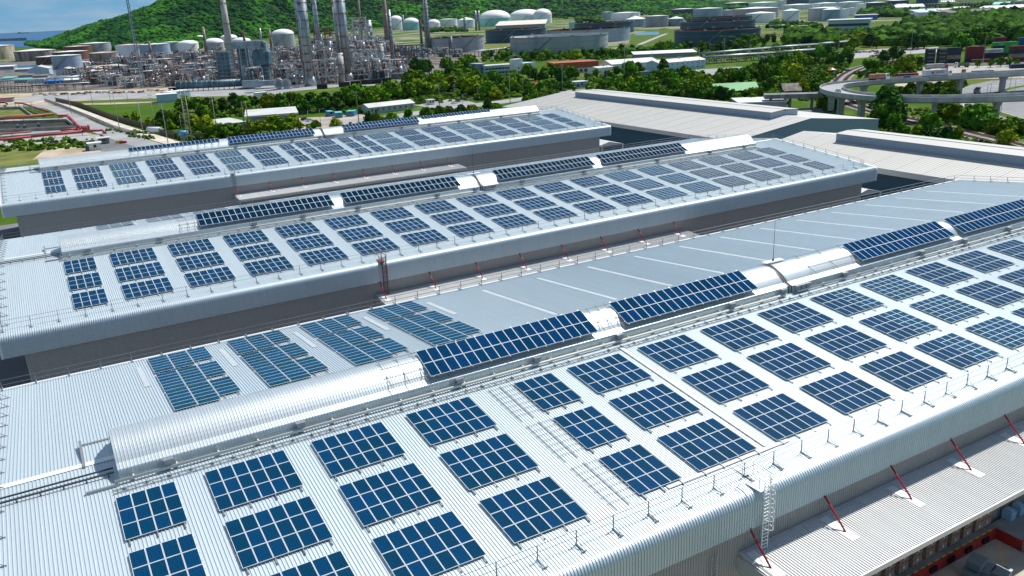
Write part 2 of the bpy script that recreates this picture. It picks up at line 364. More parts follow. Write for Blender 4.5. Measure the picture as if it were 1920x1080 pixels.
        while x < xb_-.4:
            b = MB(); b.cyl((x, 37.7, 13.3), (x, 35.2, zc(35.2)+.05), .08, n=8); b.build('strut', [M_red], t)
            b = MB(); b.quad((x-.42, 37.3, zc(37.3)+.06), (x-.42, 34.2, zc(34.2)+.06), (x+.42, 34.2, zc(34.2)+.06), (x+.42, 37.3, zc(37.3)+.06)); b.build('flashing_sheet', [M_trim], t)
            x += 7.93
    return t
WHN = ['nearest', 'middle', 'farthest']
W1 = warehouse(0, 'nearest long pale metal warehouse with big solar arrays, ribbed curved eave and white cage ladder', 'near', (39.4, 74.2))  # canopy stops short out of view so sun reaches the dock yard
W2 = warehouse(73.35, 'middle long pale metal warehouse with solar arrays, standing between the two other solar roofs', 'mid', (39.4, 98.5))
W3 = warehouse(165.0, 'farthest long pale metal warehouse with small looking solar arrays, in front of the trees', 'far', (39.4, 98.5))
OFFS = [0, 73.35, 165.0]

# guard rails (one thing per roof edge)
def guardrail(dy, side, label, x0=XL+.6, x1=XR-.6):
    y = 39.5 if side == 'near' else 92.7
    t = thing('guard_rail', label, 'guard rail', (0, dy, 0), 0, 'guard rails along the roof edges')
    zb = zroof(y)+.05; proto = None; x = x0
    while x <= x1:
        if proto is None:
            b = MB(); b.box(-.03, .03, -.03, .03, 0, 1.1)
            s_ = -1 if side == 'near' else -1
            b.box(-.05, .05, -.1, .9 if side != 'near' else .1, 0, .05); b.beam((0, 0, .5), (0, (.8 if side != 'near' else -.8), .03), .025)
            if side == 'near': b.box(-.04, .04, -.9, .1, -.03, .03); b.box(-.2, .2, -.93, -.85, -.08, 0)
            proto = b.build('post', [M_railg], t, (x, y, zb)); pm = proto.data
        else: ob('post', pm, t, (x, y, zb))
        x += 3.05
    b = MB()
    for h in (1.08, .56): b.cyl((x0, y, zb+h), (x1, y, zb+h), .018 if side == 'near' else .032, n=6)
    b.build('rail', [M_railg], t)
for dy, n_ in zip(OFFS, WHN):
    guardrail(dy, 'near', f'thin steel guard rail along the front eave of the {n_} warehouse roof')
    guardrail(dy, 'far', f'pale two-bar guard rail along the rear eave of the {n_} warehouse roof')
    # gable rail seen end on
    t = thing('guard_rail', f'guard rail up the left gable end of the {n_} warehouse roof', 'guard rail', (0, dy, 0), 0, 'guard rails along the roof edges')
    pm = None; y = 40.5
    while y < 92:
        if pm is None:
            b = MB(); b.box(-.03, .03, -.03, .03, 0, 1.1); b.beam((0, 0, .6), (.7, 0, .02), .04); b.box(-.05, .8, -.04, .04, 0, .05); pm = b.build('post', [M_railg], t, (XL+.55, y, zroof(y)+.05)).data
        else: ob('post', pm, t, (XL+.55, y, zroof(y)+.05))
        y += 3.05
    b = MB()
    for h in (1.08, .56):
        b.cyl((XL+.55, 40, zroof(40)+h), (XL+.55, YR, ZR+h), .025, n=6); b.cyl((XL+.55, YR, ZR+h), (XL+.55, 92, zroof(92)+h), .025, n=6)
    b.build('rail', [M_railg], t)
    t = thing('guard_rail', f'guard rail up the right gable end of the {n_} warehouse roof', 'guard rail', (0, dy, 0), 0, 'guard rails along the roof edges')
    y = 40.5
    while y < 92: ob('post', pm, t, (XR-1.2, y, zroof(y)+.05)); y += 3.05
    b = MB()
    for h in (1.08, .56):
        b.cyl((XR-1.2, 40, zroof(40)+h), (XR-1.2, YR, ZR+h), .025, n=6); b.cyl((XR-1.2, YR, ZR+h), (XR-1.2, 92, zroof(92)+h), .025, n=6)
    b.build('rail', [M_railg], t)

# ---------------------------------------------------------------- SOLAR ARRAYS
def panel_mesh(pm, pw, pl, split=False):
    b = MB(); e = .042; g = .012
    b.box(-pw/2+g, pw/2-g, -pl/2+g, pl/2-g, 0, .038, 0)
    if not split: b.quad((-pw/2+e, -pl/2+e, .041), (pw/2-e, -pl/2+e, .041), (pw/2-e, pl/2-e, .041), (-pw/2+e, pl/2-e, .041), 1)
    else:
        for a0, a1 in ((-pl/2+e, -.03), (.03, pl/2-e)): b.quad((-pw/2+e, a0, .041), (pw/2-e, a0, .041), (pw/2-e, a1, .041), (-pw/2+e, a1, .041), 1)
    me = bpy.data.meshes.new('solar_panel'); me.from_pydata(b.v, [], b.f); me.materials.append(M_alu); me.materials.append(pm)
    me.polygons.foreach_set('material_index', b.m); me.update(); return me
PAN = {k: panel_mesh(m_, 1.0, 1.69, s_) for k, (m_, s_) in dict(a=(PM1, False), s=(PM2, True), v=(PM3, False), k=(PM4, False), g=(PM5, True)).items()}
PANL = panel_mesh(PM2, 1.98, 1.06); PANG = panel_mesh(panel_mat('painted_glare_silicon', (.10, .14, .18), (.13, .17, .21), (.2, .25, .3), 6.15, 6.0, .3), 1.98, 1.06)  # second mesh has sky glare painted in as a pale grey base
M_rim0 = mat('bare_rail', (.20, .21, .22), .6)
RACK = {}
def rack(parent, wd, ln, lift=.14, over=.55):
    key = (round(wd, 1), round(ln, 1), over)
    if key not in RACK:
        b = MB(); n = max(2, int(round(wd/1.9))+1)
        for i in range(n):
            x = .25+(wd-.5)*i/(n-1); b.box(x-.035, x+.035, -ln-over, .15, -.07, -.01)
            yy = -ln-over+.1
            while yy < .1: b.box(x-.05, x+.05, yy-.05, yy+.05, -lift, -.06); yy += 1.25
        for k in range(int(ln/1.69)*2):
            y = -.42-k*.85; b.box(-.05, wd+.05, y-.025, y+.025, -.035, -.004)
        o = b.build('mounting_rack', [M_galv], parent); RACK[key] = o.data
    else: o = ob('mounting_rack', RACK[key], parent)
    return o
def array(x0, nc, y_top, tilt, zt, label, kind='a', nr=3, lift=.16, over=.55, split_from=None, group='solar arrays on the warehouse roofs', cat='solar array'):
    t = thing('solar_array', label, cat, (x0, y_top, zt), 0, group); t.rotation_euler = (tilt, 0, 0)
    for r_ in range(nr):
        for c_ in range(nc):
            me = PAN[kind]
            if split_from is not None and c_ >= split_from: me = PAN['s']
            o = ob('solar_panel', me, t, (c_+.5, -(r_+.5)*1.695, lift-.04))
    rack(t, nc, nr*1.695, lift, over).location = (0, 0, lift-.04)
    return t
ROWV = [59.76*math.cos(A0), 53.26*math.cos(A0), 46.74*math.cos(A0)]
ROWN = ['ridge row', 'middle row', 'eave row']
COLS = [
 [(.29, 4), (6.37, 6), (14.5, 6), (22.59, 6), (33.06, 4), (38.8, 6), (46.98, 6), (55.09, 6), (63.1, 6), (71.1, 6), (79.2, 6), (87.4, 6), (95.5, 6), (103.7, 6), (111.8, 6), (120, 6), (128.1, 6)],
 [(.75, 4)]+[(6.8+8.16*k, 6) for k in range(16)]+[(137.9, 4)],
 [(.9, 4), (7.2, 6), (15.4, 6), (23.7, 6), (32.0, 6), (40.2, 6), (48.5, 6), (57.0, 3), (61.3, 3), (65.2, 6), (73.3, 3), (77.5, 3), (81.9, 6), (90.1, 6), (98.3, 6), (106.5, 6), (114.7, 6), (122.9, 6), (131.1, 6), (139.7, 4)]]
for wi, dy in enumerate(OFFS):
    for ci, (x0, nc) in enumerate(COLS[wi]):
        if wi == 0 and x0 > 112: continue
        for ri in range(3):
            y = ROWV[ri]; kind = 'a'; sf = None
            if wi == 0 and ci == 9: sf = 3
            if wi == 0 and ci == 10: sf = 0
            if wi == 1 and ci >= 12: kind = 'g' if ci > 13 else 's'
            if wi == 2 and ci in (2, 5, 12, 15, 18): kind = 's'
            n_ = {4: 'twelve', 6: 'eighteen', 3: 'nine'}[nc]
            array(x0, nc, y+dy, A0, zroof(y)+.05, f'blue {n_}-panel solar array, {ordn(ci)} from left in the {ROWN[ri]}, {WHN[wi]} warehouse roof', kind, split_from=sf)
# arrays on the ridge vaults (tilted with the vault, two rows of panels)
VT = math.atan2(1.3, 3.12)
VS = [[(26.3, 18, 2), (47.8, 18, 2), (82.8, 18, 2), (102.6, 18, 2), (121.5, 16, 2)], [(20.5, 22, 2), (44.5, 22, 2), (74.6, 22, 2), (98.6, 22, 2)], [(20.9, 22, 1), (45.1, 23, 2), (76.6, 23, 2), (100.9, 23, 1)]]
for wi, dy in enumerate(OFFS):
    for si, (x0, nc, nr) in enumerate(VS[wi]):
        array(x0, nc, 65.12+dy, VT, 20.93, f'{"double" if nr==2 else "single"} strip of solar panels, {ordn(si)} from left on the {WHN[wi]} warehouse ridge', 'v' if wi == 1 else 'k', nr, lift=.2, over=.05 if nr == 2 else 1.6, group='solar strips on the ridge vaults')
# landscape arrays on the rear slopes
def rear_array(x0, dy, label, kind):
    t = thing('solar_array', label, 'solar array', (x0, 92.0+dy, zroof(92.0)+.05), 0, 'solar arrays on the rear roof slopes'); t.rotation_euler = (-A0, 0, 0)
    for bi, yb in enumerate((0, -7.0, -13.6)):
        for c_ in range(3):
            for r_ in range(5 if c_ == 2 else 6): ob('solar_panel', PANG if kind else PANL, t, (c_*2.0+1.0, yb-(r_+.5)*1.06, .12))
    b = MB()
    for x in (.4, 1.6, 2.4, 3.6, 4.4, 5.6): b.box(x-.03, x+.03, -19.8, .1, .03, .1)
    b.build('mounting_rack', [M_galv], t)
for k in range(4):
    rear_array(6.3+8.33*k, 0, f'teal solar array, {ordn(k)} from left on the rear slope of the nearest warehouse', 0)
    rear_array(7.3+8.4*k, 73.35, f'solar array painted grey with sky glare, {ordn(k)} from left on the middle warehouse rear slope', 1)
# empty racks
def empty_rack(x0, wd, y_top, ln, tilt, zt, label, dy=0):
    t = thing('empty_panel_rack', label, 'mounting rack', (x0, y_top+dy, zt), 0, 'empty mounting racks'); t.rotation_euler = (tilt, 0, 0)
    b = MB()
    for x in (.15, wd*.5, wd-.2): b.box(x-.02, x+.02, -ln-.5, .3, .02, .07)
    y = 0
    while y > -ln-.1: b.box(-.1, wd+.3, y-.018, y+.018, .07, .11); y -= (.78 if dy < 9 and ln > 4 else 1.0)
    b.build('rail_frame', [M_tray if ln > 4 else M_rim0], t)
for ri in range(3): empty_rack(30.6, 2.5, ROWV[ri], 5.0, A0, zroof(ROWV[ri])+.05, f'bare aluminium panel rack left of the short twelve-panel array in the {ROWN[ri]}')
empty_rack(22.6, 3.5, 65.1, 3.0, VT, 20.9, 'bare panel rack on the vault left of the nearest long solar strip')
empty_rack(45.0, 2.6, 65.1, 3.0, VT, 20.9, 'bare panel rack in the gap between the two nearest ridge strips')
empty_rack(75.0, 7.5, 65.1, 3.0, VT, 20.9, 'wide bare grid of panel rails on the vault right of the dark joint')
empty_rack(17.6, 2.6, 65.1, 3.0, VT, 20.9, 'bare panel rack on the middle warehouse vault', 73.35)
# lightning masts
for dy, n_ in zip(OFFS, WHN):
    t = thing('lightning_rod', f'thin lightning rod on a white base plate on the ridge of the {n_} warehouse', 'lightning rod', (71.8 if dy == 0 else 71, 65.6+dy, 20.9), 0, 'lightning rods on the ridges')
    b = MB(); b.box(-1.4, 1.4, -.4, .4, 0, .06); b.build('base_plate', [M_trim], t)
    b = MB(); b.cyl((0, 0, 0), (0, 0, 5.6), .035, .015, 6); b.cyl((0, 0, .05), (0, 0, .35), .12, .08, 8); b.build('rod', [M_darkst], t)
# cage ladders
def cage_ladder(dy, x, m_, label, z1):
    t = thing('cage_ladder', label, 'ladder', (x, 36.98+dy, 10.98), 0, 'access ladders on the warehouse fronts')
    b = MB(); H_ = 5.9
    for xx in (-.3, .3): b.box(xx-.035, xx+.035, -.03, .03, 0, H_)
    z = .25
    while z < H_-.6: b.box(-.3, .3, -.035, .035, z-.03, z+.03); z += .3
    b.build('rungs_and_stiles', [m_], t)
    b = MB(); z = 2.1
    while z < H_+.2:
        pts = [(.3*math.cos(a_)*1.25, -.05-.62*math.sin(a_), z) for a_ in [math.pi*k/7 for k in range(8)]]
        for p, q in zip(pts, pts[1:]): b.beam(p, q, .04)
        z += .75
    for a_ in (.5, 1.1, 1.57, 2.1, 2.7): b.beam((.375*math.cos(a_), -.05-.62*math.sin(a_), 2.1), (.375*math.cos(a_), -.05-.62*math.sin(a_), H_+.1), .03)
    b.build('safety_cage', [m_], t)
    b = MB()
    for xx in (-.55, .55):
        b.beam((xx, .3, H_-.7), (xx, .3, H_+.4), .04); b.beam((xx, 2.0, H_-.6), (xx, 2.0, H_+.45), .04)
        b.beam((xx, -.1, H_+.35), (xx, 2.0, H_+.5), .04); b.beam((xx, -.1, H_-.1), (xx, 2.0, H_), .04)
    b.box(-.4, .4, .3, 2.2, zroof(38.5)-10.98+.03, zroof(38.5)-10.98+.09); b.build('landing_rails', [m_], t)
cage_ladder(0, 41.3, M_trim, 'white cage ladder from the loading canopy up to the nearest warehouse roof', 0)
cage_ladder(73.35, 40.9, M_redrust, 'rusty red cage ladder on the front of the middle warehouse', 0)
cage_ladder(165, 39.9, M_galv, 'small grey cage ladder on the front of the farthest warehouse', 0)
# walkway crossing the near roof beside the ladder
t = thing('roof_walkway', 'galvanised grating walkway beside the guard rail at the top of the white ladder', 'walkway', (0, 0, 0))
b = MB(); y = 41.0
b.box(35.5, 48, y, y+.4, zroof(y)+.08, zroof(y)+.12); b.box(41.4, 41.9, 39.3, 41, zroof(40)+.08, zroof(40)+.12)
b.build('grating', [M_fascia], t)
b = MB()
for x in range(36, 48): b.box(x-.04, x+.04, y, y+.4, zroof(y), zroof(y)+.08)
b.build('feet', [M_galv], t)
t = thing('roof_walkway', 'long pale walkway running down the near roof slope from the vault towards the eave', 'walkway', (45.6, 60.3, zroof(60.3)+.06)); t.rotation_euler = (A0, 0, 0)
b = MB(); b.box(0, .4, -19, 0, .03, .07); b.build('grating', [M_fascia], t)
b = MB()
for i in range(19): b.box(-.05, .0, -i-.1, -i, 0, .1)
b.build('feet', [M_galv], t)
# ================================================================ THE PLAIN: ground, hill, sea
def patch(name, pts, m, z, label=None):
    b = MB(); b.poly([(p.x, p.y, z) for p in (gp(*q) for q in pts)]); o = b.build(name, [m]); struct(o); return o
gm = mat('ground_green', (.05, .11, .008), .95, spec=.05, col2=(.11, .14, .03), scale=.012, lo=.36, hi=.5)
b = MB()
gx = [-30000, -3000, -500, 0, 500, 1000, 1500, 2200, 3000, 6000, 40000]; gy = [-3000, 0, 300, 600, 1000, 1600, 2400, 6000, 40000]
for i in range(len(gx)-1):
    for j in range(len(gy)-1): b.quad((gx[i], gy[j], 0), (gx[i+1], gy[j], 0), (gx[i+1], gy[j+1], 0), (gx[i], gy[j+1], 0))
struct(b.build('ground', [gm]))
M_water = mat('sea_water', (.004, .10, .24), .6, 0, var=.25, scale=.004, bump=.3, stretch=(1, 3, 1))
M_asph = mat('asphalt', (.20, .205, .21), .85, col2=(.15, .155, .16), scale=.08)
M_road = mat('pale_road', (.36, .365, .37), .85, col2=(.28, .285, .29), scale=.06)
M_dirt = mat('sandy_dirt', (.50, .42, .32), .95, col2=(.33, .27, .19), scale=.06)
M_grass = mat('grass_green', (.10, .16, .025), .95, col2=(.06, .10, .02), scale=.06)
M_grassy = mat('grass_dry', (.19, .20, .06), .95, col2=(.10, .13, .03), scale=.08)
M_brown = mat('brown_soil', (.24, .18, .12), .95, col2=(.13, .10, .07), scale=.07)
M_dark = mat('dark_soil', (.05, .055, .04), .95, col2=(.03, .035, .03), scale=.07)  # dark soil tone for the basin floor
b = MB(); b.poly([(p.x, p.y, .6) for p in (gp(-150, 96, .6), gp(60, 88, .6), gp(150, 84, .6))]+[(4300, 8000, .6), (16000, 30000, .6), (-14000, 30000, .6), (-3000, 6000, .6)])
b.build('sea', [M_water]); struct(bpy.data.objects['sea'])

# hill with its woods
def hill_h(x, y):
    d = math.hypot(x, y); a = F*math.tan(math.atan2(x, y)-YAW)*1.02+960      # bearing expressed along the plan
    return d, a
import mathutils.noise as mn
RIDGE = [(20, 0), (60, 2), (110, 26), (170, 52), (240, 84), (330, 125), (420, 165), (560, 205), (760, 215), (950, 190), (1080, 160), (1180, 110), (1260, 55), (1340, 12), (1400, 0)]
def prof(a):
    if a <= RIDGE[0][0] or a >= RIDGE[-1][0]: return 0
    for (a0, h0), (a1, h1) in zip(RIDGE, RIDGE[1:]):
        if a0 <= a <= a1: return h0+(h1-h0)*(a-a0)/(a1-a0)
def polar(a, d):
    v = ray(a, 0); v = Vector((v.x, v.y)).normalized(); return v*d
def lerp(tab, a):
    if a <= tab[0][0]: return tab[0][1]
    for (a0, h0), (a1, h1) in zip(tab, tab[1:]):
        if a0 <= a <= a1: return h0+(h1-h0)*(a-a0)/(a1-a0)
    return tab[-1][1]
FOOT = [(20, 2900), (120, 2300), (200, 2060), (400, 2250), (560, 3000), (750, 3800), (1000, 4250), (1400, 4300)]
hb = MB(); NA, ND = 130, 26; hv = {}
for i in range(NA+1):
    a = 10+(1400)*i/NA
    for j in range(ND+1):
        s = j/ND; D0 = lerp(FOOT, a); dd = D0*(1+.66*s)+(60*math.sin(a*.011))
        p = polar(a, dd); sh = math.sin(min(1, s*1.55)*math.pi/2)**1.15 if s < .65 else math.cos((s-.65)/.35*math.pi/2)
        h = prof(a)*max(0, sh)*D0/1950; h *= 1+.16*mn.noise(Vector((p.x*.004, p.y*.004, 3)))+.05*mn.noise(Vector((p.x*.015, p.y*.015, 8)))
        hv[i, j] = (p.x, p.y, h-.5); hb.v.append(hv[i, j])
for i in range(NA):
    for j in range(ND): hb.f.append((i*(ND+1)+j, (i+1)*(ND+1)+j, (i+1)*(ND+1)+j+1, i*(ND+1)+j+1)); hb.m.append(0)
struct(hb.build('hill', [mat('hill_floor', (.03, .06, .015), .95, var=.5, scale=.02)]))
M_leaf = mat('leaves', (.120, .250, .008), .8, col2=(.050, .130, .008), scale=.5, rnd_obj=.38, hue=.025, spec=.05)
M_leafd = mat('leaves_dark', (.045, .130, .012), .8, col2=(.018, .060, .008), scale=.5, rnd_obj=.3, hue=.02, spec=.05)
M_leafy = mat('leaves_yellow', (.24, .32, .008), .8, col2=(.11, .18, .008), scale=.5, rnd_obj=.25, hue=.02, spec=.05)
M_wood = mat('hill_woods', (.055, .20, .014), .85, col2=(.012, .065, .014), scale=.007, lo=.42, hi=.6, spec=.03)
M_bark = mat('bark', (.13, .10, .07), .9)
ICO_V = []; ICO_F = []
def _ico():
    import bmesh
    bm = bmesh.new(); bmesh.ops.create_icosphere(bm, subdivisions=2, radius=1); bm.verts.index_update()
    v = [x.co.copy() for x in bm.verts]; f = [tuple(q.index for q in x.verts) for x in bm.faces]; bm.free()
    bm = bmesh.new(); bmesh.ops.create_icosphere(bm, subdivisions=1, radius=1); bm.verts.index_update()
    v1 = [x.co.copy() for x in bm.verts]; f1 = [tuple(q.index for q in x.verts) for x in bm.faces]; bm.free()
    return v, f, v1, f1
IV, IF, IV1, IF1 = _ico()
def blob(mb, c, r, sq=.8, jag=.25, mi=0, fine=False):
    V, Fc = (IV, IF) if fine else (IV1, IF1); i = len(mb.v); o = Vector((rnd.random()*99, rnd.random()*99, rnd.random()*99))
    for v in V:
        k = r*(1+jag*2*mn.noise(v*1.7+o)); mb.v.append((c[0]+v.x*k, c[1]+v.y*k, c[2]+v.z*k*sq))
    for f in Fc: mb.f.append(tuple(i+q for q in f)); mb.m.append(mi)
wb = MB()
for i in range(NA):
    for j in range(int(ND*.68)):
        a0 = hv[i, j]; a1 = hv[i+1, j]; a2 = hv[i, j+1]
        if max(a0[2], a1[2], a2[2]) < .5: continue
        for k in range(8):
            u, v_ = rnd.random(), rnd.random(); p = [a0[q]+(a1[q]-a0[q])*u+(a2[q]-a0[q])*v_ for q in range(3)]
            r_ = rnd.uniform(3.5, 9.5)*(1 if rnd.random() > .08 else 1.35)*lerp(FOOT, 10+1400*i/NA)/2200; blob(wb, (p[0], p[1], p[2]+1.5+rnd.random()*3), r_, .8, .35)
o = wb.build('hill_woods', [M_wood]); o['kind'] = 'stuff'

# ================================================================ TREES
def leafy(n, lobes, rr, leaf, mi=1, mb=None):
    mb = mb or MB()
    for c, r in lobes: blob(mb, c, r*.78, .85, .3, mi)
    tot = sum(r*r for _, r in lobes)
    for c, r in lobes:
        for _ in range(int(n*r*r/tot)):
            v = Vector((rnd.gauss(0, 1), rnd.gauss(0, 1), rnd.gauss(0, 1)+.25)).normalized()
            p = Vector(c)+Vector((v.x, v.y, v.z*.85))*r*rnd.uniform(.78, 1.14)
            q = (v+Vector((rnd.gauss(0, .5), rnd.gauss(0, .5), rnd.gauss(0, .5)))).normalized(); t1 = q.orthogonal().normalized(); t1.rotate(Matrix.Rotation(rnd.random()*6.3, 3, q)); t2 = q.cross(t1)
            s = leaf*rnd.uniform(.6, 1.4); mb.quad(p-t1*s-t2*s*.6, p+t1*s-t2*s*.5, p+t1*s*.8+t2*s*.7, p-t1*s*.9+t2*s*.5, mi)
    return mb
TREES = {}
def make_tree(key, h, w, lobes_n, m_, trunk=.28, n=520, leaf=.5):
    t = thing('shrub' if key[0] == 's' else 'tree', 'source tree', 'shrub' if key[0] == 's' else 'tree'); b = MB(); th = h*trunk
    b.cyl((0, 0, 0), (.1, .05, th+h*.15), w*.045, w*.025, 7)
    for k in range(4): a_ = k*1.6+rnd.random(); b.cyl((0, 0, th*.8), (math.cos(a_)*w*.25, math.sin(a_)*w*.25, th+h*.22), w*.022, w*.01, 5)
    b.build('trunk', [M_bark], t); lobes = []
    for k in range(lobes_n):
        a_ = k*2.4+rnd.random()*.8; q = (k/lobes_n); rad = w*.5*(1-q)*rnd.uniform(.4, .75)
        lobes.append(((math.cos(a_)*rad, math.sin(a_)*rad, th+(h-th)*(.2+.56*q)), w*.5*rnd.uniform(.42, .62)*(1-.25*q)))
    cb = leafy(n, lobes, 1, leaf, 0); cb.build('crown', [m_], t); TREES[key] = t; return t
specs = [('g1', 8, 7.5, 8, M_leaf), ('g2', 7, 8.5, 9, M_leaf), ('g3', 9.5, 7, 9, M_leaf), ('d1', 9, 8, 8, M_leafd), ('d2', 11, 8, 10, M_leafd), ('y1', 7, 7.5, 8, M_leafy), ('y2', 8, 6.5, 9, M_leafy), ('s1', 3.2, 4.6, 5, M_leaf), ('s2', 2.8, 4.2, 5, M_leafy), ('s3', 3.4, 4.2, 5, M_leafd)]
for k, h, w_, n_, m_ in specs: make_tree(k, h, w_, n_, m_, .12 if k[0] != 's' else .04)
# palm
def make_palm():
    t = thing('palm_tree', 'source palm', 'palm tree'); b = MB(); b.cyl((0, 0, 0), (.3, .1, 8.5), .22, .14, 8); b.build('trunk', [M_bark], t); b = MB()
    for k in range(15):
        a_ = k*.42*2; pr = None
        for s in range(6):
            u = s/5; p = Vector((.3+math.cos(a_)*3.2*u, .1+math.sin(a_)*3.2*u, 8.5+1.1*math.sin(u*2.2)-u*u*1.9)); sd = Vector((-math.sin(a_), math.cos(a_), 0))*(.42*(1-u*.7))
            if pr: b.quad(pr[0]-pr[1]-Vector((0, 0, .2)), pr[0], p, p-sd-Vector((0, 0, .2))); b.quad(pr[0], pr[0]+pr[1]-Vector((0, 0, .2)), p+sd-Vector((0, 0, .2)), p)
            pr = (p, sd)
    b.build('fronds', [M_leafd], t); TREES['p'] = t
make_palm()
TDESC = {'g': 'bushy green tree', 'd': 'dark dense tree', 'y': 'yellowish green tree', 's': 'low round shrub', 'p': 'slender palm tree'}
TBASE = {'g1': 8, 'g2': 7, 'g3': 9.5, 'd1': 9, 'd2': 11, 'y1': 7, 'y2': 8, 's1': 3.2, 's2': 2.8, 's3': 3.4, 'p': 10}
ALLT = []
def trees(where, pts, group):
    "pts: (plan x, plan y of the foot, height m, kind)"
    for x, y, h, k in pts:
        h *= 1.14; P = gp(x, y); ALLT.append([h/Vector((P.x, P.y, CAMH)).length, x, P, h, k, where, group])
def plant_all():
    big = [t for t in ALLT if t[4][0] != 's']; big.sort(key=lambda t: -t[0]); keep = set(id(t) for t in big[:285]); used = set(); cnt = {}; fm = MB()
    for t in sorted(ALLT, key=lambda t: t[1]):
        _, x, P, h, k, where, group = t
        if k[0] != 's' and id(t) not in keep and k != 'p':
            w_ = h*.42; lobes = [((P.x+rnd.uniform(-.4, .4)*w_, P.y+rnd.uniform(-.4, .4)*w_, h*(.35+.4*q/4)), w_*rnd.uniform(.5, .75)) for q in range(5)]
            fm.cyl((P.x, P.y, 0), (P.x, P.y, h*.4), .2, .15, 5, 1); leafy(110, lobes, 1, .7, {'g': 0, 'd': 2, 'y': 3}[k[0]], fm); continue
        src = TREES[k]; s = h/TBASE[k]; key = (k[0], where); c = cnt.get(key, 0); cnt[key] = c+1
        lab = f'{TDESC[k[0]]}, {ordn(c)} from left {where}'; sc_ = (s*rnd.uniform(1.0, 1.35), s*rnd.uniform(1.0, 1.35), s); rz = rnd.random()*6.28
        if k not in used:
            used.add(k); src.location = P; src.rotation_euler = (0, 0, rz); src.scale = sc_; src['label'] = lab; src['group'] = group
        else: dup(src, P, rz, lab, group, sc_)
    o = fm.build('distant_trees', [M_leaf, M_bark, M_leafd, M_leafy]); o['kind'] = 'stuff'
def band(x0, y0, x1, y1, n, jy, h0, h1, kinds, jx=.5):
    "n trees scattered about a line of the plan"
    out = []
    for i in range(n):
        u = (i+.5+rnd.uniform(-jx, jx))/n; out.append((x0+(x1-x0)*u, y0+(y1-y0)*u+rnd.uniform(-jy, jy), rnd.uniform(h0, h1), rnd.choice(kinds)))
    return out
G = ['g1', 'g2', 'g3', 'd1', 'y1', 'g1', 'g2']; GD = ['g1', 'g3', 'd1', 'd2', 'd1']; GY = ['y1', 'y2', 'g2', 'g1']; S = ['s1', 's2', 's3']
trees('behind the left end of the farthest warehouse', band(345, 238, 400, 250, 4, 3, 6, 9, G)+band(225, 228, 330, 244, 7, 5, 3.5, 6, GY+S)+band(300, 236, 345, 240, 3, 4, 7, 9, GD), 'trees by the left road')
trees('round the grey flat-roofed shed', band(375, 222, 400, 236, 3, 3, 7, 10, GD)+band(330, 212, 420, 212, 7, 5, 8, 11, G)+band(395, 262, 470, 250, 5, 3, 4.5, 7, G)+band(470, 252, 560, 246, 7, 3, 6, 8, GY), 'trees round the grey shed')
trees('in front of the refinery', band(432, 207, 640, 200, 15, 4, 7, 10, GD+G)+band(560, 212, 650, 206, 6, 3, 7, 10, GD), 'trees in front of the refinery')
trees('behind the long bungalow', band(640, 203, 775, 190, 12, 6, 9, 13, GD+G)+band(640, 190, 790, 178, 8, 3, 6, 9, G), 'trees behind the bungalow')
trees('beside the road behind the farthest warehouse', [(592, 240, 3.2, 's1'), (630, 243, 5, 'y1'), (705, 230, 4, 's2'), (735, 232, 5, 'g2'), (765, 226, 5, 'g1'), (690, 232, 5, 'd1')]+band(790, 222, 930, 204, 8, 3, 3, 4.2, S)+band(980, 192, 1080, 186, 7, 3, 3, 4.5, S)+[(800, 222, 5.5, 'g1'), (826, 217, 4.5, 'g2'), (915, 206, 6, 'd1'), (988, 192, 7, 'd1'), (1000, 195, 5, 'g2')], 'roadside trees')
trees('between the refinery and the blue-white office', band(770, 142, 815, 140, 4, 2, 12, 17, ['d1', 'd2'])+band(770, 165, 900, 150, 12, 7, 7, 11, G+GD)+band(825, 135, 900, 128, 6, 4, 9, 13, G)+band(775, 182, 905, 172, 11, 6, 8, 12, G+GY), 'trees by the office')
trees('in the wood below the blue-white office', band(900, 185, 1000, 172, 11, 7, 6, 10, G+GY)+band(905, 160, 985, 155, 7, 4, 5, 9, G)+band(985, 150, 1075, 150, 10, 9, 7, 11, GD+G)+band(1000, 173, 1075, 168, 6, 2, 4, 6, G), 'trees below the office')
trees('behind the blue-white office', band(905, 112, 975, 110, 7, 3, 5, 8, G)+band(975, 114, 1080, 112, 9, 3, 7, 11, G+GY)+band(1075, 112, 1180, 108, 9, 3, 6, 10, G+GD), 'trees behind the office')
trees('right of the brick-red hall', band(1100, 150, 1165, 146, 5, 4, 4, 7, G)+[(1180, 142, 10, 'g2'), (1197, 140, 9, 'd1'), (1165, 98, 9, 'd1'), (1187, 100, 8, 'd2'), (1243, 138, 11, 'd2')]+band(1150, 168, 1200, 160, 5, 5, 5, 8, G)+band(1110, 172, 1180, 172, 5, 3, 4, 6, GY+S), 'trees by the brick-red hall')
trees('in the thicket above the ridged white roof', band(1190, 176, 1340, 184, 20, 8, 6, 9, GY+G)+band(1215, 160, 1330, 160, 13, 6, 6, 9, G+GY)+band(1250, 148, 1300, 145, 5, 3, 5, 8, GD)+band(1340, 192, 1460, 196, 12, 5, 5, 8, GD+G)+band(1340, 158, 1430, 150, 12, 8, 6, 10, G+GD), 'trees in the thicket')
trees('along the foot of the dark open-topped tank', band(1228, 98, 1300, 100, 8, 4, 9, 12, GD+G)+band(1305, 100, 1400, 98, 9, 4, 7, 12, GD)+band(1380, 88, 1480, 86, 9, 4, 8, 13, G+GD)+[(1352, 92, 13, 'p'), (1370, 90, 12, 'p'), (1394, 90, 14, 'p'), (1386, 95, 11, 'p')], 'trees at the dark tank')
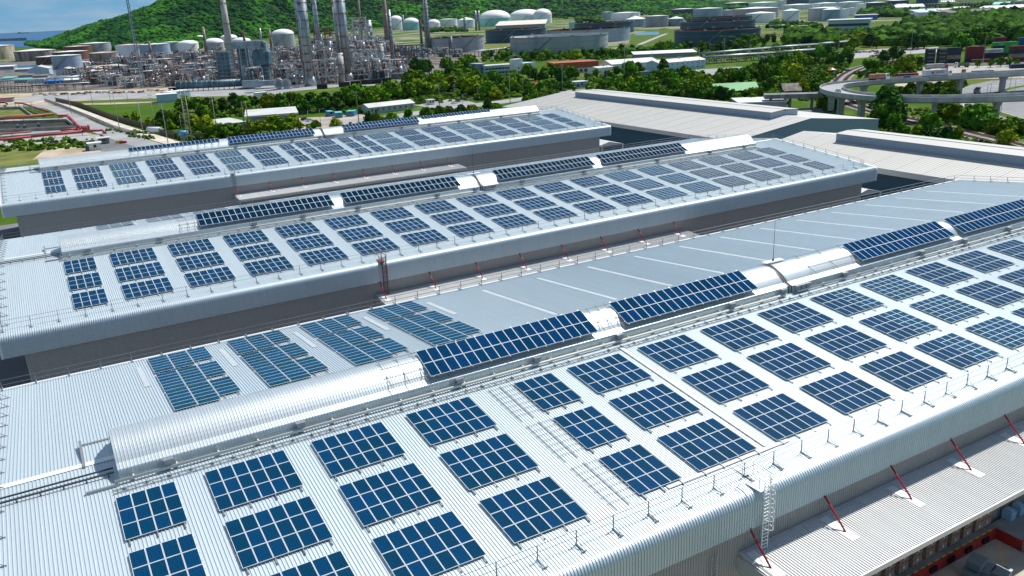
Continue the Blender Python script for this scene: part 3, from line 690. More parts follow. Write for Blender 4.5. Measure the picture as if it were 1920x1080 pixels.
trees('around the weathered grey roof', band(1430, 178, 1475, 172, 6, 8, 7, 10, GD)+band(1425, 150, 1500, 150, 11, 10, 8, 13, GD+G)+band(1500, 172, 1545, 160, 7, 8, 5, 8, G+GY)+band(1440, 128, 1530, 124, 10, 5, 7, 11, GD+G)+[(1533, 182, 7, 'p'), (1540, 178, 6, 'd1')], 'trees by the grey roof')
trees('between the railway and the cars', band(1530, 115, 1600, 118, 7, 5, 7, 12, G+GD)+band(1655, 122, 1690, 112, 4, 4, 8, 12, ['d1', 'd2', 'g1'])+band(1615, 136, 1655, 128, 4, 3, 5, 7, G)+band(1690, 136, 1725, 124, 4, 3, 6, 10, ['d1', 'g1', 'y1'])+band(1610, 148, 1680, 146, 6, 2, 3, 5, G+S), 'trees by the railway')
trees('inside the loop of the flyover', band(1650, 178, 1790, 184, 13, 5, 3, 5, S+GY)+band(1700, 172, 1800, 160, 8, 3, 2.5, 4, S), 'shrubs in the flyover loop')
trees('below the near deck of the flyover', [(1659, 232, 15, 'd2'), (1668, 236, 11, 'd1'), (1650, 240, 9, 'g1'), (1676, 246, 7, 'g3'), (1744, 248, 7, 'g1'), (1832, 240, 8.5, 'g2'), (1848, 242, 5, 'g1')]+band(1760, 218, 1815, 226, 7, 5, 4, 6.5, G+GY)+band(1680, 255, 1800, 262, 8, 3, 3, 4.5, S+GY)+band(1850, 245, 1925, 256, 7, 4, 3.5, 6, G+S)+[(1885, 272, 5, 'y1'), (1563, 205, 4, 's1'), (1545, 200, 4, 's2'), (1556, 198, 4, 's1')], 'trees below the flyover')
trees('behind the container yard', band(1690, 92, 1800, 84, 12, 4, 9, 14, G+GD)+band(1800, 92, 1860, 80, 7, 4, 9, 15, GD)+band(1845, 78, 1930, 80, 9, 6, 12, 18, GD)+band(1560, 92, 1700, 84, 13, 5, 9, 13, G+GD), 'trees behind the containers')
trees('beside the white wall of the container yard', [(1833, 126, 4, 'g1'), (1857, 126, 4.5, 'g2'), (1876, 125, 6, 'g1'), (1892, 125, 5, 'g2'), (1906, 126, 4, 'g1')], 'trees at the yard wall')
plant_all()
# far wooded ground that reads as one mass
fb = MB()
def mass(poly_px, n, r0, r1):
    xs = [p[0] for p in poly_px]; ys = [p[1] for p in poly_px]
    def ins(x, y):
        c = False; j = len(poly_px)-1
        for i in range(len(poly_px)):
            xi, yi = poly_px[i]; xj, yj = poly_px[j]
            if (yi > y) != (yj > y) and x < (xj-xi)*(y-yi)/(yj-yi)+xi: c = not c
            j = i
        return c
    k = 0
    while k < n:
        x = rnd.uniform(min(xs), max(xs)); y = rnd.uniform(min(ys), max(ys))
        if not ins(x, y): continue
        k += 1; P = gp(x, y); r = rnd.uniform(r0, r1); blob(fb, (P.x, P.y, r*.55), r, .85, .35)
mass([(1480, 62), (1545, 66), (1640, 62), (1790, 58), (1925, 52), (1925, 72), (1850, 84), (1700, 86), (1560, 88), (1480, 80)], 850, 4, 8)
mass([(1690, 46), (1930, 22), (1930, 52), (1700, 60)], 550, 6, 10)
mass([(1080, 36), (1130, 34), (1130, 42), (1080, 44)], 60, 6, 9)
mass([(1190, 28), (1290, 24), (1300, 40), (1282, 38), (1200, 30)], 110, 6, 9)
mass([(790, 54), (870, 54), (880, 60), (800, 62)], 70, 4, 7)
mass([(1610, 24), (1760, 22), (1880, 22), (1880, 30), (1610, 34)], 260, 6, 10)
mass([(1010, 34), (1075, 30), (1200, 22), (1240, 24), (1150, 32), (1060, 36)], 60, 5, 8)
mass([(1440, 44), (1520, 44), (1545, 56), (1440, 56)], 60, 4, 6)
mass([(300, 90), (470, 84), (470, 88), (300, 96)], 60, 3, 6)
mass([(1615, 14), (1930, 8), (1930, 14), (1620, 22)], 160, 7, 11)
mass([(905, 100), (960, 98), (1180, 99), (1230, 92), (1230, 97), (1180, 104), (905, 106)], 90, 3, 5)
o = fb.build('far_woods', [mat('far_leaves', (.07, .17, .012), .85, col2=(.014, .05, .008), scale=.03, lo=.42, hi=.6, spec=.03)]); o['kind'] = 'stuff'

# low scrub near the road and railway: nobody could count it
sb = MB()
def scrub(poly_px, n, r0, r1):
    xs = [p[0] for p in poly_px]; ys = [p[1] for p in poly_px]; k = 0
    while k < n:
        x = rnd.uniform(min(xs), max(xs)); y = rnd.uniform(min(ys), max(ys)); c = False; j = len(poly_px)-1
        for i in range(len(poly_px)):
            xi, yi = poly_px[i]; xj, yj = poly_px[j]
            if (yi > y) != (yj > y) and x < (xj-xi)*(y-yi)/(yj-yi)+xi: c = not c
            j = i
        if not c: continue
        k += 1; P = gp(x, y); r = rnd.uniform(r0, r1); blob(sb, (P.x, P.y, r*.3), r, .6, .4)
        for _ in range(6):
            v = Vector((rnd.gauss(0, 1), rnd.gauss(0, 1), abs(rnd.gauss(0, 1)))).normalized(); p = Vector((P.x, P.y, r*.3))+v*r*.8; s = r*.35
            t1 = v.orthogonal().normalized(); t2 = v.cross(t1); sb.quad(p-t1*s-t2*s, p+t1*s-t2*s, p+t1*s+t2*s, p-t1*s+t2*s)
scrub([(1500, 168), (1545, 172), (1555, 190), (1500, 190)], 40, .8, 2)
scrub([(1600, 140), (1640, 128), (1700, 140), (1640, 146)], 60, .7, 1.8)
scrub([(1650, 172), (1700, 168), (1820, 160), (1780, 178), (1660, 188)], 170, .6, 1.8)
scrub([(1690, 206), (1750, 208), (1850, 236), (1920, 246), (1920, 262), (1800, 240), (1700, 220)], 170, .5, 1.5)
scrub([(1640, 240), (1720, 244), (1920, 282), (1920, 292), (1640, 262)], 190, .6, 1.6)
scrub([(0, 262), (200, 262), (165, 278), (0, 285)], 110, .7, 1.7)
scrub([(190, 244), (262, 246), (300, 262), (250, 262)], 40, .5, 1.3)
scrub([(560, 234), (660, 232), (900, 206), (980, 195), (980, 199), (760, 232), (600, 250), (560, 250)], 60, .5, 1.4)
scrub([(560, 206), (800, 186), (900, 176), (1080, 165), (1080, 172), (800, 196), (640, 206)], 120, .8, 2)
scrub([(640, 210), (780, 186), (800, 170), (900, 150), (910, 176), (790, 196), (660, 216)], 330, 1.5, 3)
scrub([(900, 150), (990, 158), (1080, 150), (1080, 168), (1000, 180), (905, 188)], 260, 1.3, 2.8)
scrub([(900, 108), (1180, 102), (1180, 112), (905, 116)], 130, 1.5, 3)
scrub([(1100, 146), (1200, 150), (1330, 152), (1430, 140), (1540, 130), (1540, 165), (1460, 172), (1480, 196), (1380, 188), (1200, 178), (1100, 170)], 800, 1.2, 3)
scrub([(1230, 92), (1480, 82), (1600, 96), (1560, 104), (1300, 108)], 200, 1.5, 3)
scrub([(1430, 134), (1560, 112), (1600, 116), (1560, 150), (1500, 170)], 260, 1.2, 2.8)
scrub([(1600, 160), (1650, 125), (1730, 110), (1725, 135), (1660, 150)], 160, 1.0, 2.4)
scrub([(380, 212), (640, 200), (640, 210), (400, 222)], 160, 1.2, 2.6)
scrub([(345, 236), (400, 236), (460, 248), (400, 266), (330, 262)], 120, 1.0, 2.2)
o = sb.build('low_scrub', [mat('scrub_leaves', (.095, .19, .008), .85, col2=(.025, .065, .008), scale=.12, spec=.05)]); o['kind'] = 'stuff'
# ================================================================ GROUND PATCHES, ROADS
Z1, Z2, Z3 = .02, .04, .06
patch('grass_field', [(-40, 262), (300, 262), (300, 300), (0, 330), (-60, 330)], M_grassy, Z1)
patch('sand_patch', [(95, 272), (215, 262), (200, 284), (60, 300)], M_dirt, Z2)
patch('yard', [(150, 250), (235, 262), (300, 272), (290, 284), (190, 284), (160, 268)], M_asph, Z3)
road_l = smooth([(p.x, p.y, 0) for p in (gp(-60, 200), gp(40, 198), (gp(95, 201)), gp(125, 212), gp(160, 232), gp(200, 247), gp(245, 262), gp(300, 280))], 6)
b = MB(); b.ribbon(road_l, 11, .08); struct(b.build('road', [M_road]))
path_l = smooth([(p.x, p.y, 0) for p in (gp(75, 190), gp(105, 193), gp(150, 209), (gp(205, 230)), gp(265, 250), gp(345, 275))], 6)
b = MB(); b.ribbon(path_l, 7, .08); struct(b.build('concrete_path', [mat('pale_concrete', (.62, .56, .50), .9, col2=(.5, .45, .4), scale=.1)]))
patch('dry_ground', [(-60, 176), (90, 172), (330, 164), (340, 190), (200, 196), (-60, 198)], M_dirt, Z1)
patch('car_park', [(30, 184), (110, 176), (250, 173), (330, 176), (330, 183), (120, 188), (40, 190)], M_road, Z2)
patch('grass_verge', [(125, 190), (300, 184), (300, 190), (150, 194)], M_grass, Z3)
patch('yard', [(310, 160), (760, 158), (780, 170), (640, 176), (330, 182)], M_road, Z1)
patch('plant_ground', [(100, 100), (930, 88), (930, 108), (760, 156), (560, 164), (250, 172), (-60, 172), (-60, 128)], mat('plant_paving', (.24, .22, .20), .9, col2=(.09, .08, .075), scale=.05), .015)
patch('grass_verge', [(540, 172), (640, 162), (780, 158), (800, 164), (660, 174), (560, 180)], M_grass, Z2)
patch('tank_farm_ground', [(-60, 100), (300, 95), (700, 56), (1000, 40), (1250, 25), (1930, 5), (1930, 40), (1450, 62), (1290, 92), (930, 98), (500, 98), (-60, 128)], mat('tank_ground', (.26, .24, .17), .95, col2=(.055, .12, .015), scale=.01, lo=.45, hi=.58), .012)
patch('grass_field', [(908, 82), (957, 80), (957, 95), (908, 95)], M_grassy, Z2)
patch('grass_field', [(1180, 65), (1245, 52), (1266, 56), (1262, 90), (1200, 100), (1150, 100), (1180, 80)], M_grass, Z2)
patch('pond', [(1193, 61), (1235, 59), (1236, 65), (1190, 66)], mat('pond_water', (.10, .22, .27), .25), Z3)
b = MB(); b.ribbon([(p.x, p.y) for p in (gp(1198, 84), gp(1232, 70), gp(1250, 63))], 7, .09); struct(b.build('concrete_path', [M_conc]))
patch('grass_field', [(1420, 56), (1540, 64), (1500, 72), (1420, 80)], M_grassy, Z1)
patch('grass_field', [(1640, 40), (1850, 34), (1900, 40), (1700, 56), (1560, 62)], M_grass, Z2)
patch('yard', [(1760, 52), (1850, 48), (1862, 54), (1800, 58)], M_dirt, Z3)
road_m = smooth([(p.x, p.y, 0) for p in (gp(560, 232), gp(640, 227), gp(720, 221), gp(790, 211), gp(870, 200), gp(950, 190), gp(1010, 181), gp(1060, 172), gp(1120, 167), gp(1200, 158), gp(1300, 135), gp(1380, 128))], 5)
b = MB(); b.ribbon(road_m, 15, .08); struct(b.build('road', [M_road]))
patch('yard', [(553, 222), (680, 214), (700, 224), (640, 246), (540, 250)], M_dirt, Z1)
patch('yard', [(790, 178), (880, 190), (900, 196), (830, 206), (770, 196)], M_road, Z3)
patch('grass_verge', [(690, 222), (790, 200), (840, 196), (820, 204), (740, 222)], M_grass, .055)
patch('grass_verge', [(1280, 126), (1380, 118), (1380, 128), (1290, 134)], M_grass, .1)
patch('yard', [(1278, 133), (1390, 125), (1400, 132), (1290, 148)], M_road, .105)
patch('yard', [(1560, 118), (1480, 112), (1440, 124), (1445, 132), (1480, 128)], M_road, Z2)
patch('car_park', [(1570, 100), (1640, 92), (1760, 88), (1760, 98), (1660, 104), (1600, 110)], M_conc, Z2)
patch('truck_yard', [(1655, 148), (1690, 130), (1780, 122), (1930, 118), (1930, 146), (1700, 152)], M_dirt, Z2)
patch('truck_yard', [(1660, 158), (1720, 166), (1790, 162), (1770, 152), (1680, 150)], M_dirt, Z2)
patch('yard', [(1765, 128), (1930, 122), (1930, 132), (1790, 136)], M_conc, Z3)
patch('grass_field', [(1650, 166), (1770, 170), (1820, 156), (1800, 190), (1650, 190)], M_grass, Z3)
patch('grass_field', [(1640, 232), (1760, 204), (1930, 246), (1930, 300), (1700, 270)], M_grass, .03)
patch('grass_field', [(1500, 190), (1570, 150), (1600, 140), (1655, 130), (1600, 160), (1600, 215), (1540, 215)], M_grass, .03)
patch('river', [(-60, 122), (68, 123), (75, 130), (-60, 133)], M_water, .05)
# highway: two carriageways with a planted median
roadA = [(1777, 187), (1785, 178), (1800, 170), (1822, 160), (1860, 152), (1917, 147), (2100, 140), (2100, 152), (1920, 160), (1890, 165), (1860, 175), (1846, 183), (1842, 192), (1846, 203), (1858, 213), (1892, 225), (1960, 238), (1960, 256), (1907, 245), (1855, 233), (1820, 225), (1753, 203)]
patch('highway', roadA, mat('highway_asphalt', (.27, .275, .285), .8, col2=(.23, .235, .245), scale=.1), .07)
roadB = [(1863, 190), (1866, 180), (1877, 174), (1905, 167), (1930, 162), (2050, 150), (2050, 240), (1950, 232), (1907, 220), (1875, 210), (1863, 202)]
patch('highway', roadB, MATS['highway_asphalt'], .07)
med = [(1846, 183), (1860, 175), (1890, 165), (1922, 159.5), (1930, 162), (1905, 167), (1877, 174), (1866, 180), (1863, 190), (1863, 202), (1875, 210), (1907, 220), (1950, 231), (1940, 236), (1892, 225), (1858, 213), (1846, 203), (1842, 192)]
b = MB(); pp = [gp(*q) for q in med]; b.poly([(p.x, p.y, .2) for p in pp]); struct(b.build('median_strip', [M_grass]))
M_line = mat('road_marking', (.8, .8, .78), .6); M_yel = mat('yellow_marking', (.75, .48, .04), .6)
M_curb = mat('kerb_stone', (.62, .58, .52), .8)
for pts, z_ in ((med, .26), (roadA[:6], .3), (roadA[18:], .3)):
    b = MB(); q = [gp(*p) for p in pts]
    for a_, c_ in zip(q, q[1:]): b.beam((a_.x, a_.y, .1), (c_.x, c_.y, .1), .35, z_*1.2)
    struct(b.build('kerb', [M_curb]))
b = MB(); lane = smooth([(p.x, p.y, 0) for p in (gp(1950, 143), gp(1880, 157), gp(1835, 170), gp(1815, 184), gp(1806, 196), gp(1822, 208), gp(1880, 224), gp(1930, 238))], 10)
for k in range(0, len(lane)-1, 2):
    a_ = Vector(lane[k]); c_ = Vector(lane[k+1]); c_ = a_+(c_-a_).normalized()*3.5; d_ = (c_-a_).normalized(); n_ = Vector((-d_.y, d_.x, 0))*.12
    b.quad((a_-n_)+Vector((0, 0, .078)), (c_-n_)+Vector((0, 0, .078)), (c_+n_)+Vector((0, 0, .078)), (a_+n_)+Vector((0, 0, .078)))
b = b.build('lane_marking', [M_line]); struct(b)
# railway
RAIL = smooth([(p.x, p.y, 0) for p in (gp(1700, 108), gp(1652, 118), gp(1618, 126), gp(1600, 133), gp(1586, 141), gp(1576, 150), gp(1570, 162), gp(1573, 176), gp(1590, 192), gp(1630, 206), gp(1690, 222), gp(1760, 238), gp(1850, 260), gp(1930, 280))], 6)
b = MB(); b.ribbon(RAIL, 11, .12); struct(b.build('ballast', [mat('ballast_stone', (.36, .34, .33), .95, col2=(.20, .17, .15), scale=.5)]))
t = thing('railway_track', 'double railway track curving under the flyover through green scrub', 'railway')
for off in (-2.6, 2.6):
    L1, _ = offs(RAIL, off)
    b = MB()
    for dd in (-.72, .72):
        A1, _ = offs([(*p, 0) for p in L1], dd)
        for a_, c_ in zip(A1, A1[1:]): b.beam((*a_, .32), (*c_, .32), .12, .18)
    b.build('rails', [mat('rusty_rail', (.16, .09, .06), .6)], t)
    b = MB()
    for a_, c_ in zip(L1, L1[1:]):
        a_ = Vector(a_); c_ = Vector(c_); n_ = int((c_-a_).length/1.3)+1
        for k in range(n_):
            p = a_+(c_-a_)*k/n_; d_ = (c_-a_).normalized(); M_ = Matrix.Translation((p.x, p.y, 0)) @ Matrix.Rotation(math.atan2(d_.y, d_.x), 4, 'Z'); b.box(-.14, .14, -1.3, 1.3, .12, .24, 0, M_)
    b.build('sleepers', [mat('sleeper', (.10, .06, .045), .9)], t)

# ================================================================ FLYOVER
DZ = 9.0
DECK = smooth([(p.x, p.y, 0) for p in (gp(2080, 170, DZ), gp(1990, 177, DZ), gp(1920, 181, DZ), gp(1800, 184.5, DZ), gp(1700, 184.5, DZ), gp(1640, 182, DZ), gp(1592, 177, DZ), gp(1566, 171.5, DZ), gp(1558, 166, DZ), gp(1568, 160.5, DZ), gp(1600, 156, DZ), gp(1650, 151.5, DZ), gp(1700, 148.5, DZ), gp(1767, 144, DZ), gp(1850, 139.5, DZ), gp(1930, 135, DZ), gp(2050, 128, DZ))], 7)
t = thing('flyover', 'curved concrete flyover looping over the railway and highway', 'bridge')
M_deckc = mat('flyover_concrete', (.46, .47, .46), .85, col2=(.34, .35, .345), scale=.25, stretch=(1, 1, .4))
hw = 4.6; Ld, Rd = offs(DECK, hw); Lo, Ro = offs(DECK, hw+.35); Lb, Rb = offs(DECK, hw*.55)
b = MB(); b.ribbon(DECK, hw*2, DZ); b.build('roadway', [mat('deck_asphalt', (.40, .41, .42), .8, var=.15, scale=.15)], t)
b = MB()
for k in range(len(DECK)-1):
    for I, O, B_, sg in ((Ld, Lo, Lb, 1), (Rd, Ro, Rb, -1)):
        q = lambda P_, z: (P_[k][0], P_[k][1], z); q2 = lambda P_, z: (P_[k+1][0], P_[k+1][1], z)
        b.quad(q(O, DZ-.9), q2(O, DZ-.9), q2(O, DZ+1.0), q(O, DZ+1.0)); b.quad(q(O, DZ+1.0), q2(O, DZ+1.0), q2(I, DZ+1.0), q(I, DZ+1.0)); b.quad(q(I, DZ+1.0), q2(I, DZ+1.0), q2(I, DZ), q(I, DZ))
        b.quad(q(B_, DZ-1.6), q2(B_, DZ-1.6), q2(O, DZ-.9), q(O, DZ-.9))
    b.quad((*Lb[k], DZ-1.6), (*Lb[k+1], DZ-1.6), (*Rb[k+1], DZ-1.6), (*Rb[k], DZ-1.6))
b.build('parapet_and_girder', [M_deckc], t)
for k in range(3, len(DECK)-2, 7):
    p = Vector(DECK[k]); d_ = (Vector(DECK[k+1])-p).normalized(); b = MB(); M_ = Matrix.Translation(p) @ Matrix.Rotation(math.atan2(d_.y, d_.x), 4, 'Z')
    b.box(-.9, .9, -1.25, 1.25, 0, 5.8, 0, M_); b.v += [tuple(M_ @ Vector(q)) for q in ((-.9, -1.25, 5.8), (.9, -1.25, 5.8), (.9, 1.25, 5.8), (-.9, 1.25, 5.8), (-1.0, -2.6, DZ-1.58), (1.0, -2.6, DZ-1.58), (1.0, 2.6, DZ-1.58), (-1.0, 2.6, DZ-1.58))]
    i = len(b.v)-8
    for q in ((0, 1, 5, 4), (1, 2, 6, 5), (2, 3, 7, 6), (3, 0, 4, 7)): b.f.append(tuple(i+w_ for w_ in q)); b.m.append(0)
    b.build('pier', [M_deckc], t)

# ================================================================ VEHICLES
PAINTS = {n: mat('paint_'+n, c, .3, .2, spec=.6) for n, c in dict(white=(.75, .76, .77), silver=(.42, .44, .46), black=(.02, .022, .025), blue=(.03, .10, .30), red=(.35, .03, .03), grey=(.14, .15, .16)).items()}
M_lamp = mat('headlamp_glass', (.7, .72, .72), .15)
def car(colr, label, P, rz, group='parked cars', van=False):
    key = ('car', colr, van)
    if key in PROTO: return dup(PROTO[key], P, rz, label, group)
    t = thing('car', label, 'car', P, rz, group); b = MB(); L_, W_ = 4.4, .88; hgt = 1.0 if not van else 1.25
    prf = [(-2.2, .35), (-2.2, .85), (-2.05, .98), (-1.2, 1.0), (1.0, .98), (2.0, .80), (2.2, .62), (2.2, .35)]
    for sg in (-1, 1): b.poly([(x, sg*W_, z) for x, z in (prf if sg < 0 else prf[::-1])])
    for (x0, z0), (x1, z1) in zip(prf, prf[1:]+prf[:1]): b.quad((x0, -W_, z0), (x0, W_, z0), (x1, W_, z1), (x1, -W_, z1))
    b.quad((-1.5, -.62, .97+.5), (.35, -.62, .97+.5), (.35, .62, .97+.5), (-1.5, .62, .97+.5))
    b.build('body', [PAINTS[colr]], t); b = MB(); q0 = [(-2.0, -.8, .97), (1.05, -.8, .97), (1.05, .8, .97), (-2.0, .8, .97)]; q1 = [(-1.5, -.62, 1.45), (.35, -.62, 1.45), (.35, .62, 1.45), (-1.5, .62, 1.45)]
    for k in range(4): b.quad(q0[k], q0[(k+1) % 4], q1[(k+1) % 4], q1[k])
    b.build('window_band', [M_glassd], t)
    for x in (-1.35, 1.35):
        for y in (-.82, .82): b = MB(); b.cyl((x, y-.1, .32), (x, y+.1, .32), .32, n=10); b.build('wheel', [M_rubber], t)
    for y in (-.6, .6): b = MB(); b.box(2.1, 2.21, y-.18, y+.18, .55, .72); b.build('headlight', [M_lamp], t)
    PROTO[key] = t; return t
PROTO = {}
def corrbox(b, L_, W_, H_, z0, mi=0):
    b.box(-L_/2, L_/2, -W_/2, W_/2, z0, z0+H_, mi); x = -L_/2+.25
    while x < L_/2-.2:
        for y in (-W_/2, W_/2): b.box(x, x+.14, y-.03, y+.03, z0+.15, z0+H_-.15, mi)
        x += .3
    for x in (-L_/2, L_/2):
        for y in (-W_/2, W_/2): b.box(x-.08, x+.08, y-.08, y+.08, z0-.02, z0+H_+.02, mi)
    for z in (z0+.08, z0+H_-.06):
        for y in (-W_/2, W_/2): b.box(-L_/2, L_/2, y-.06, y+.06, z-.08, z+.08, mi)
CMAT = {n: mat('container_'+n, c, .5, .1, var=.3, scale=.4) for n, c in dict(navy=(.012, .03, .075), maroon=(.20, .015, .03), blue=(.02, .09, .26), grey=(.45, .48, .50), green=(.04, .42, .09), white=(.68, .72, .76), tan=(.34, .25, .21), teal=(.03, .20, .20), orange=(.48, .22, .12)).items()}
def container(colr, label, P, rz, L_=12.2, group='containers stacked in the yard', z=0, stripe=None):
    t = thing('shipping_container', label, 'container', (P[0], P[1], z), rz, group); b = MB(); corrbox(b, L_, 2.44, 2.6, 0); b.build('box', [CMAT[colr]], t)
    b = MB(); x = L_/2+.03
    for y in (-.9, -.3, .3, .9): b.cyl((x, y, .15), (x, y, 2.45), .03, n=5)
    b.build('door_bars', [M_galv], t)
    if stripe:
        b = MB(); x = -L_*.30
        while x < L_*.34:
            b.box(x, x+.5, -1.275, -1.262, 1.9, 2.2); x += .62
        b.build('lettering_band', [stripe], t)
    return t
def lettering(txt, size, m_, parent, loc, rot=(math.pi/2, 0, 0)):
    cu = bpy.data.curves.new('lettering', 'FONT'); cu.body = txt; cu.size = size; cu.extrude = .01; cu.materials.append(m_); cu.align_x = 'CENTER'
    tmp = bpy.data.objects.new('tmp', cu); me = bpy.data.meshes.new_from_object(tmp); bpy.data.objects.remove(tmp)
    me.name = 'lettering'; o = ob('lettering', me, parent, loc); o.rotation_euler = rot; return o
def truck(label, P, rz, body, cabm, L_=12.2, kind='box', z=0):
    t = thing('truck', label, 'truck', (P[0], P[1], z), rz, 'trucks on the roads and yards'); b = MB(); x0 = L_/2+.6
    b.box(x0, x0+2.0, -1.2, 1.2, .6, 2.0); b.box(x0, x0+1.7, -1.15, 1.15, 2.0, 3.1); b.build('cab', [cabm], t)
    b = MB(); b.quad((x0+2.01, -1.05, 1.9), (x0+2.01, 1.05, 1.9), (x0+1.73, .98, 2.95), (x0+1.73, -.98, 2.95)); b.box(x0+.5, x0+1.5, -1.17, 1.17, 1.95, 2.75); b.build('windscreen', [M_glassd], t)
    b = MB(); b.box(-L_/2, x0+.3, -.5, .5, .85, 1.15); b.build('chassis', [M_darkst], t)
    b = MB()
    if kind == 'box': corrbox(b, L_, 2.5, 2.65, 1.2)
    elif kind == 'tank': b.cyl((-L_/2, 0, 2.2), (L_/2, 0, 2.2), 1.15, n=16)
    elif kind == 'dump':
        b.box(-L_/2, L_/2, -1.25, 1.25, 1.2, 1.4); b.box(-L_/2, L_/2, -1.25, -1.12, 1.4, 2.7); b.box(-L_/2, L_/2, 1.12, 1.25, 1.4, 2.7); b.box(-L_/2, -L_/2+.12, -1.12, 1.12, 1.4, 2.7); b.box(L_/2-.12, L_/2, -1.12, 1.12, 1.4, 2.9)
    elif kind == 'load': blob(b, (0, 0, 2.2), 1.5, 1, .05, 0, True); b.box(-L_/2, L_/2, -1.2, 1.2, 1.2, 3.2)
    b.build('cargo_body', [body], t)
    for x in (-L_/2+1, -L_/2+2.3, x0-.9, x0+1.2):
        for y in (-1.0, 1.0): b = MB(); b.cyl((x, y-.18, .5), (x, y+.18, .5), .5, n=12); b.build('wheel', [M_rubber], t)
    return t
def heading(px0, py0, px1, py1, z=0):
    a_ = gp(px0, py0, z); c_ = gp(px1, py1, z); return math.atan2(c_.y-a_.y, c_.x-a_.x)
car('silver', 'silver hatchback driving round the bend of the flyover', gp(1571, 173.5, DZ), heading(1571, 173.5, 1559, 168, DZ), 'cars on the flyover')
car('blue', 'blue car on the far deck of the flyover behind the orange truck', gp(1698, 147.6, DZ), heading(1700, 148.5, 1650, 151.5, DZ), 'cars on the flyover')
truck('orange-brown loaded truck on the far deck of the flyover', gp(1643, 151.3, DZ), heading(1640, 152.3, 1675, 150, DZ), CMAT['orange'], PAINTS['white'], 7.5, 'load', DZ)
t = truck('white container truck with a small red logo driving on the far deck', gp(1752, 145.6, DZ), heading(1700, 148.5, 1767, 144, DZ), CMAT['white'], PAINTS['white'], 12.2, 'box', DZ)
b = MB(); b.cyl((-2.2, -1.30, 2.6), (-2.2, -1.27, 2.6), .62, n=14); b.build('logo_disc', [M_red], t); lettering('INTERASIA', .95, M_darkst, t, (2.0, -1.31, 2.25))
t = container('maroon', 'maroon container on a trailer left of the white container truck', gp(1700, 150, 0), heading(1680, 150, 1722, 148), group='containers on trailers', z=1.2); b = MB(); b.box(-6.2, 6.2, -.5, .5, -.35, -.05); b.build('trailer_chassis', [M_darkst], t)
for x in (-4.6, -3.4, 4.5):
    for y in (-1, 1): b = MB(); b.cyl((x, y-.15, -.7), (x, y+.15, -.7), .48, n=10); b.build('wheel', [M_rubber], t)
truck('grey container truck parked in the sandy yard above the flyover', gp(1752, 131), heading(1735, 132, 1772, 130), CMAT['grey'], PAINTS['red'], 12.2, 'box')
truck('white dump truck with green tipper parked before the container stacks', gp(1807, 126), heading(1822, 126, 1795, 126.5), mat('tipper_green', (.05, .16, .10), .5), PAINTS['white'], 6.5, 'dump')
truck('dark truck seen from behind in the sandy yard', gp(1806, 141), heading(1806, 142, 1809, 134), CMAT['tan'], PAINTS['black'], 5.5, 'dump')
t = container('blue', 'blue container with white letters standing in the sandy yard', gp(1841, 144), heading(1823, 144.5, 1859, 142.5), group='containers on trailers', z=1.0)
lettering('KMTC', 1.3, M_line, t, (1.8, -1.32, .7)); b = MB(); b.box(-6.2, 6.2, -.5, .5, -1.0, -.05); b.build('trailer_chassis', [M_darkst], t)
container('navy', 'dark blue container at the right edge behind the white yard wall', gp(1912, 131), heading(1900, 131, 1925, 130), group='containers on trailers', z=1.0)
truck('white and grey tanker truck driving on the curved highway', gp(1831, 177), heading(1828, 180, 1842, 166), PAINTS['grey'], PAINTS['white'], 7, 'dump')
truck('dark truck standing in the shade under the far flyover deck', gp(1733, 168), heading(1720, 168, 1750, 167), CMAT['tan'], PAINTS['black'], 6, 'dump')
# container stacks
yb = 120; hd = heading(1728, yb, 1768, yb-1.5)
for ci, (cx, nm) in enumerate(((1742, 'left'), (1764, 'right'))):
    for k in range(4): container('navy', f'black-blue container with yellow lettering, {ordn(k)} from the ground in the {nm} corner stack', gp(cx, yb-ci*.4), hd, 6.1, z=k*2.62, stripe=M_yel)
st = [(1787, 117.5, ['navy', 'tan', 'navy', 'navy']), (1826, 115.5, ['navy', 'maroon', 'maroon', 'maroon'])]
for (cx, cy, cols), nm in zip(st, ('behind the yellow-lettered stacks', 'right of the street lamp')):
    for k, c_ in enumerate(cols): container(c_, f'{c_} container, {ordn(k)} from the ground in the stack {nm}', gp(cx, cy), hd, 8.5 if cx < 1800 else 12.2, z=k*2.62)
container('maroon', 'long maroon container on the ground at the front of the yard', gp(1838, 118.5), hd); container('maroon', 'maroon container on the ground at the front right of the yard', gp(1876, 117.5), hd)
t = container('white', 'pale container with dark red letters on the stack right of the maroon stack', gp(1861, 113), hd, z=5.24)
lettering('YANG MING', 1.3, M_redrust, t, (.6, -1.32, .7))
for k in range(2): container('navy', f'navy container, {ordn(k)} from the ground under the pale lettered one', gp(1861, 113), hd, z=k*2.62)
for k, c_ in enumerate(('maroon', 'tan', 'navy', 'maroon')): container(c_, f'{c_} container, {ordn(k)} from the ground in the right edge stack', gp(1908, 115), hd, z=k*2.62)
for k, c_ in enumerate(('navy', 'navy', 'navy', 'green')): 
    t = container(c_, f'{c_} container, {ordn(k)} from the ground in the back stack', gp(1874, 106), hd, z=k*2.62)
lettering('EVERGREEN', 1.0, M_line, t, (0, -1.32, .8))
for k, c_ in enumerate(('navy', 'navy', 'maroon', 'maroon', 'maroon')): container(c_, f'{c_} container, {ordn(k)} from the ground in the tall back stack', gp(1871, 103), hd, 9, z=k*2.62)
for k, c_ in enumerate(('navy', 'green', 'green', 'green')): container(c_, f'{c_} container, {ordn(k)} from the ground in the back stack by the right edge', gp(1893, 105.5), hd, 9, z=k*2.62)
for k, c_ in enumerate(('navy', 'maroon', 'navy', 'blue', 'blue')): container(c_, f'{c_} container, {ordn(k)} from the ground in the stack against the trees at right', gp(1920, 104), hd, z=k*2.62)
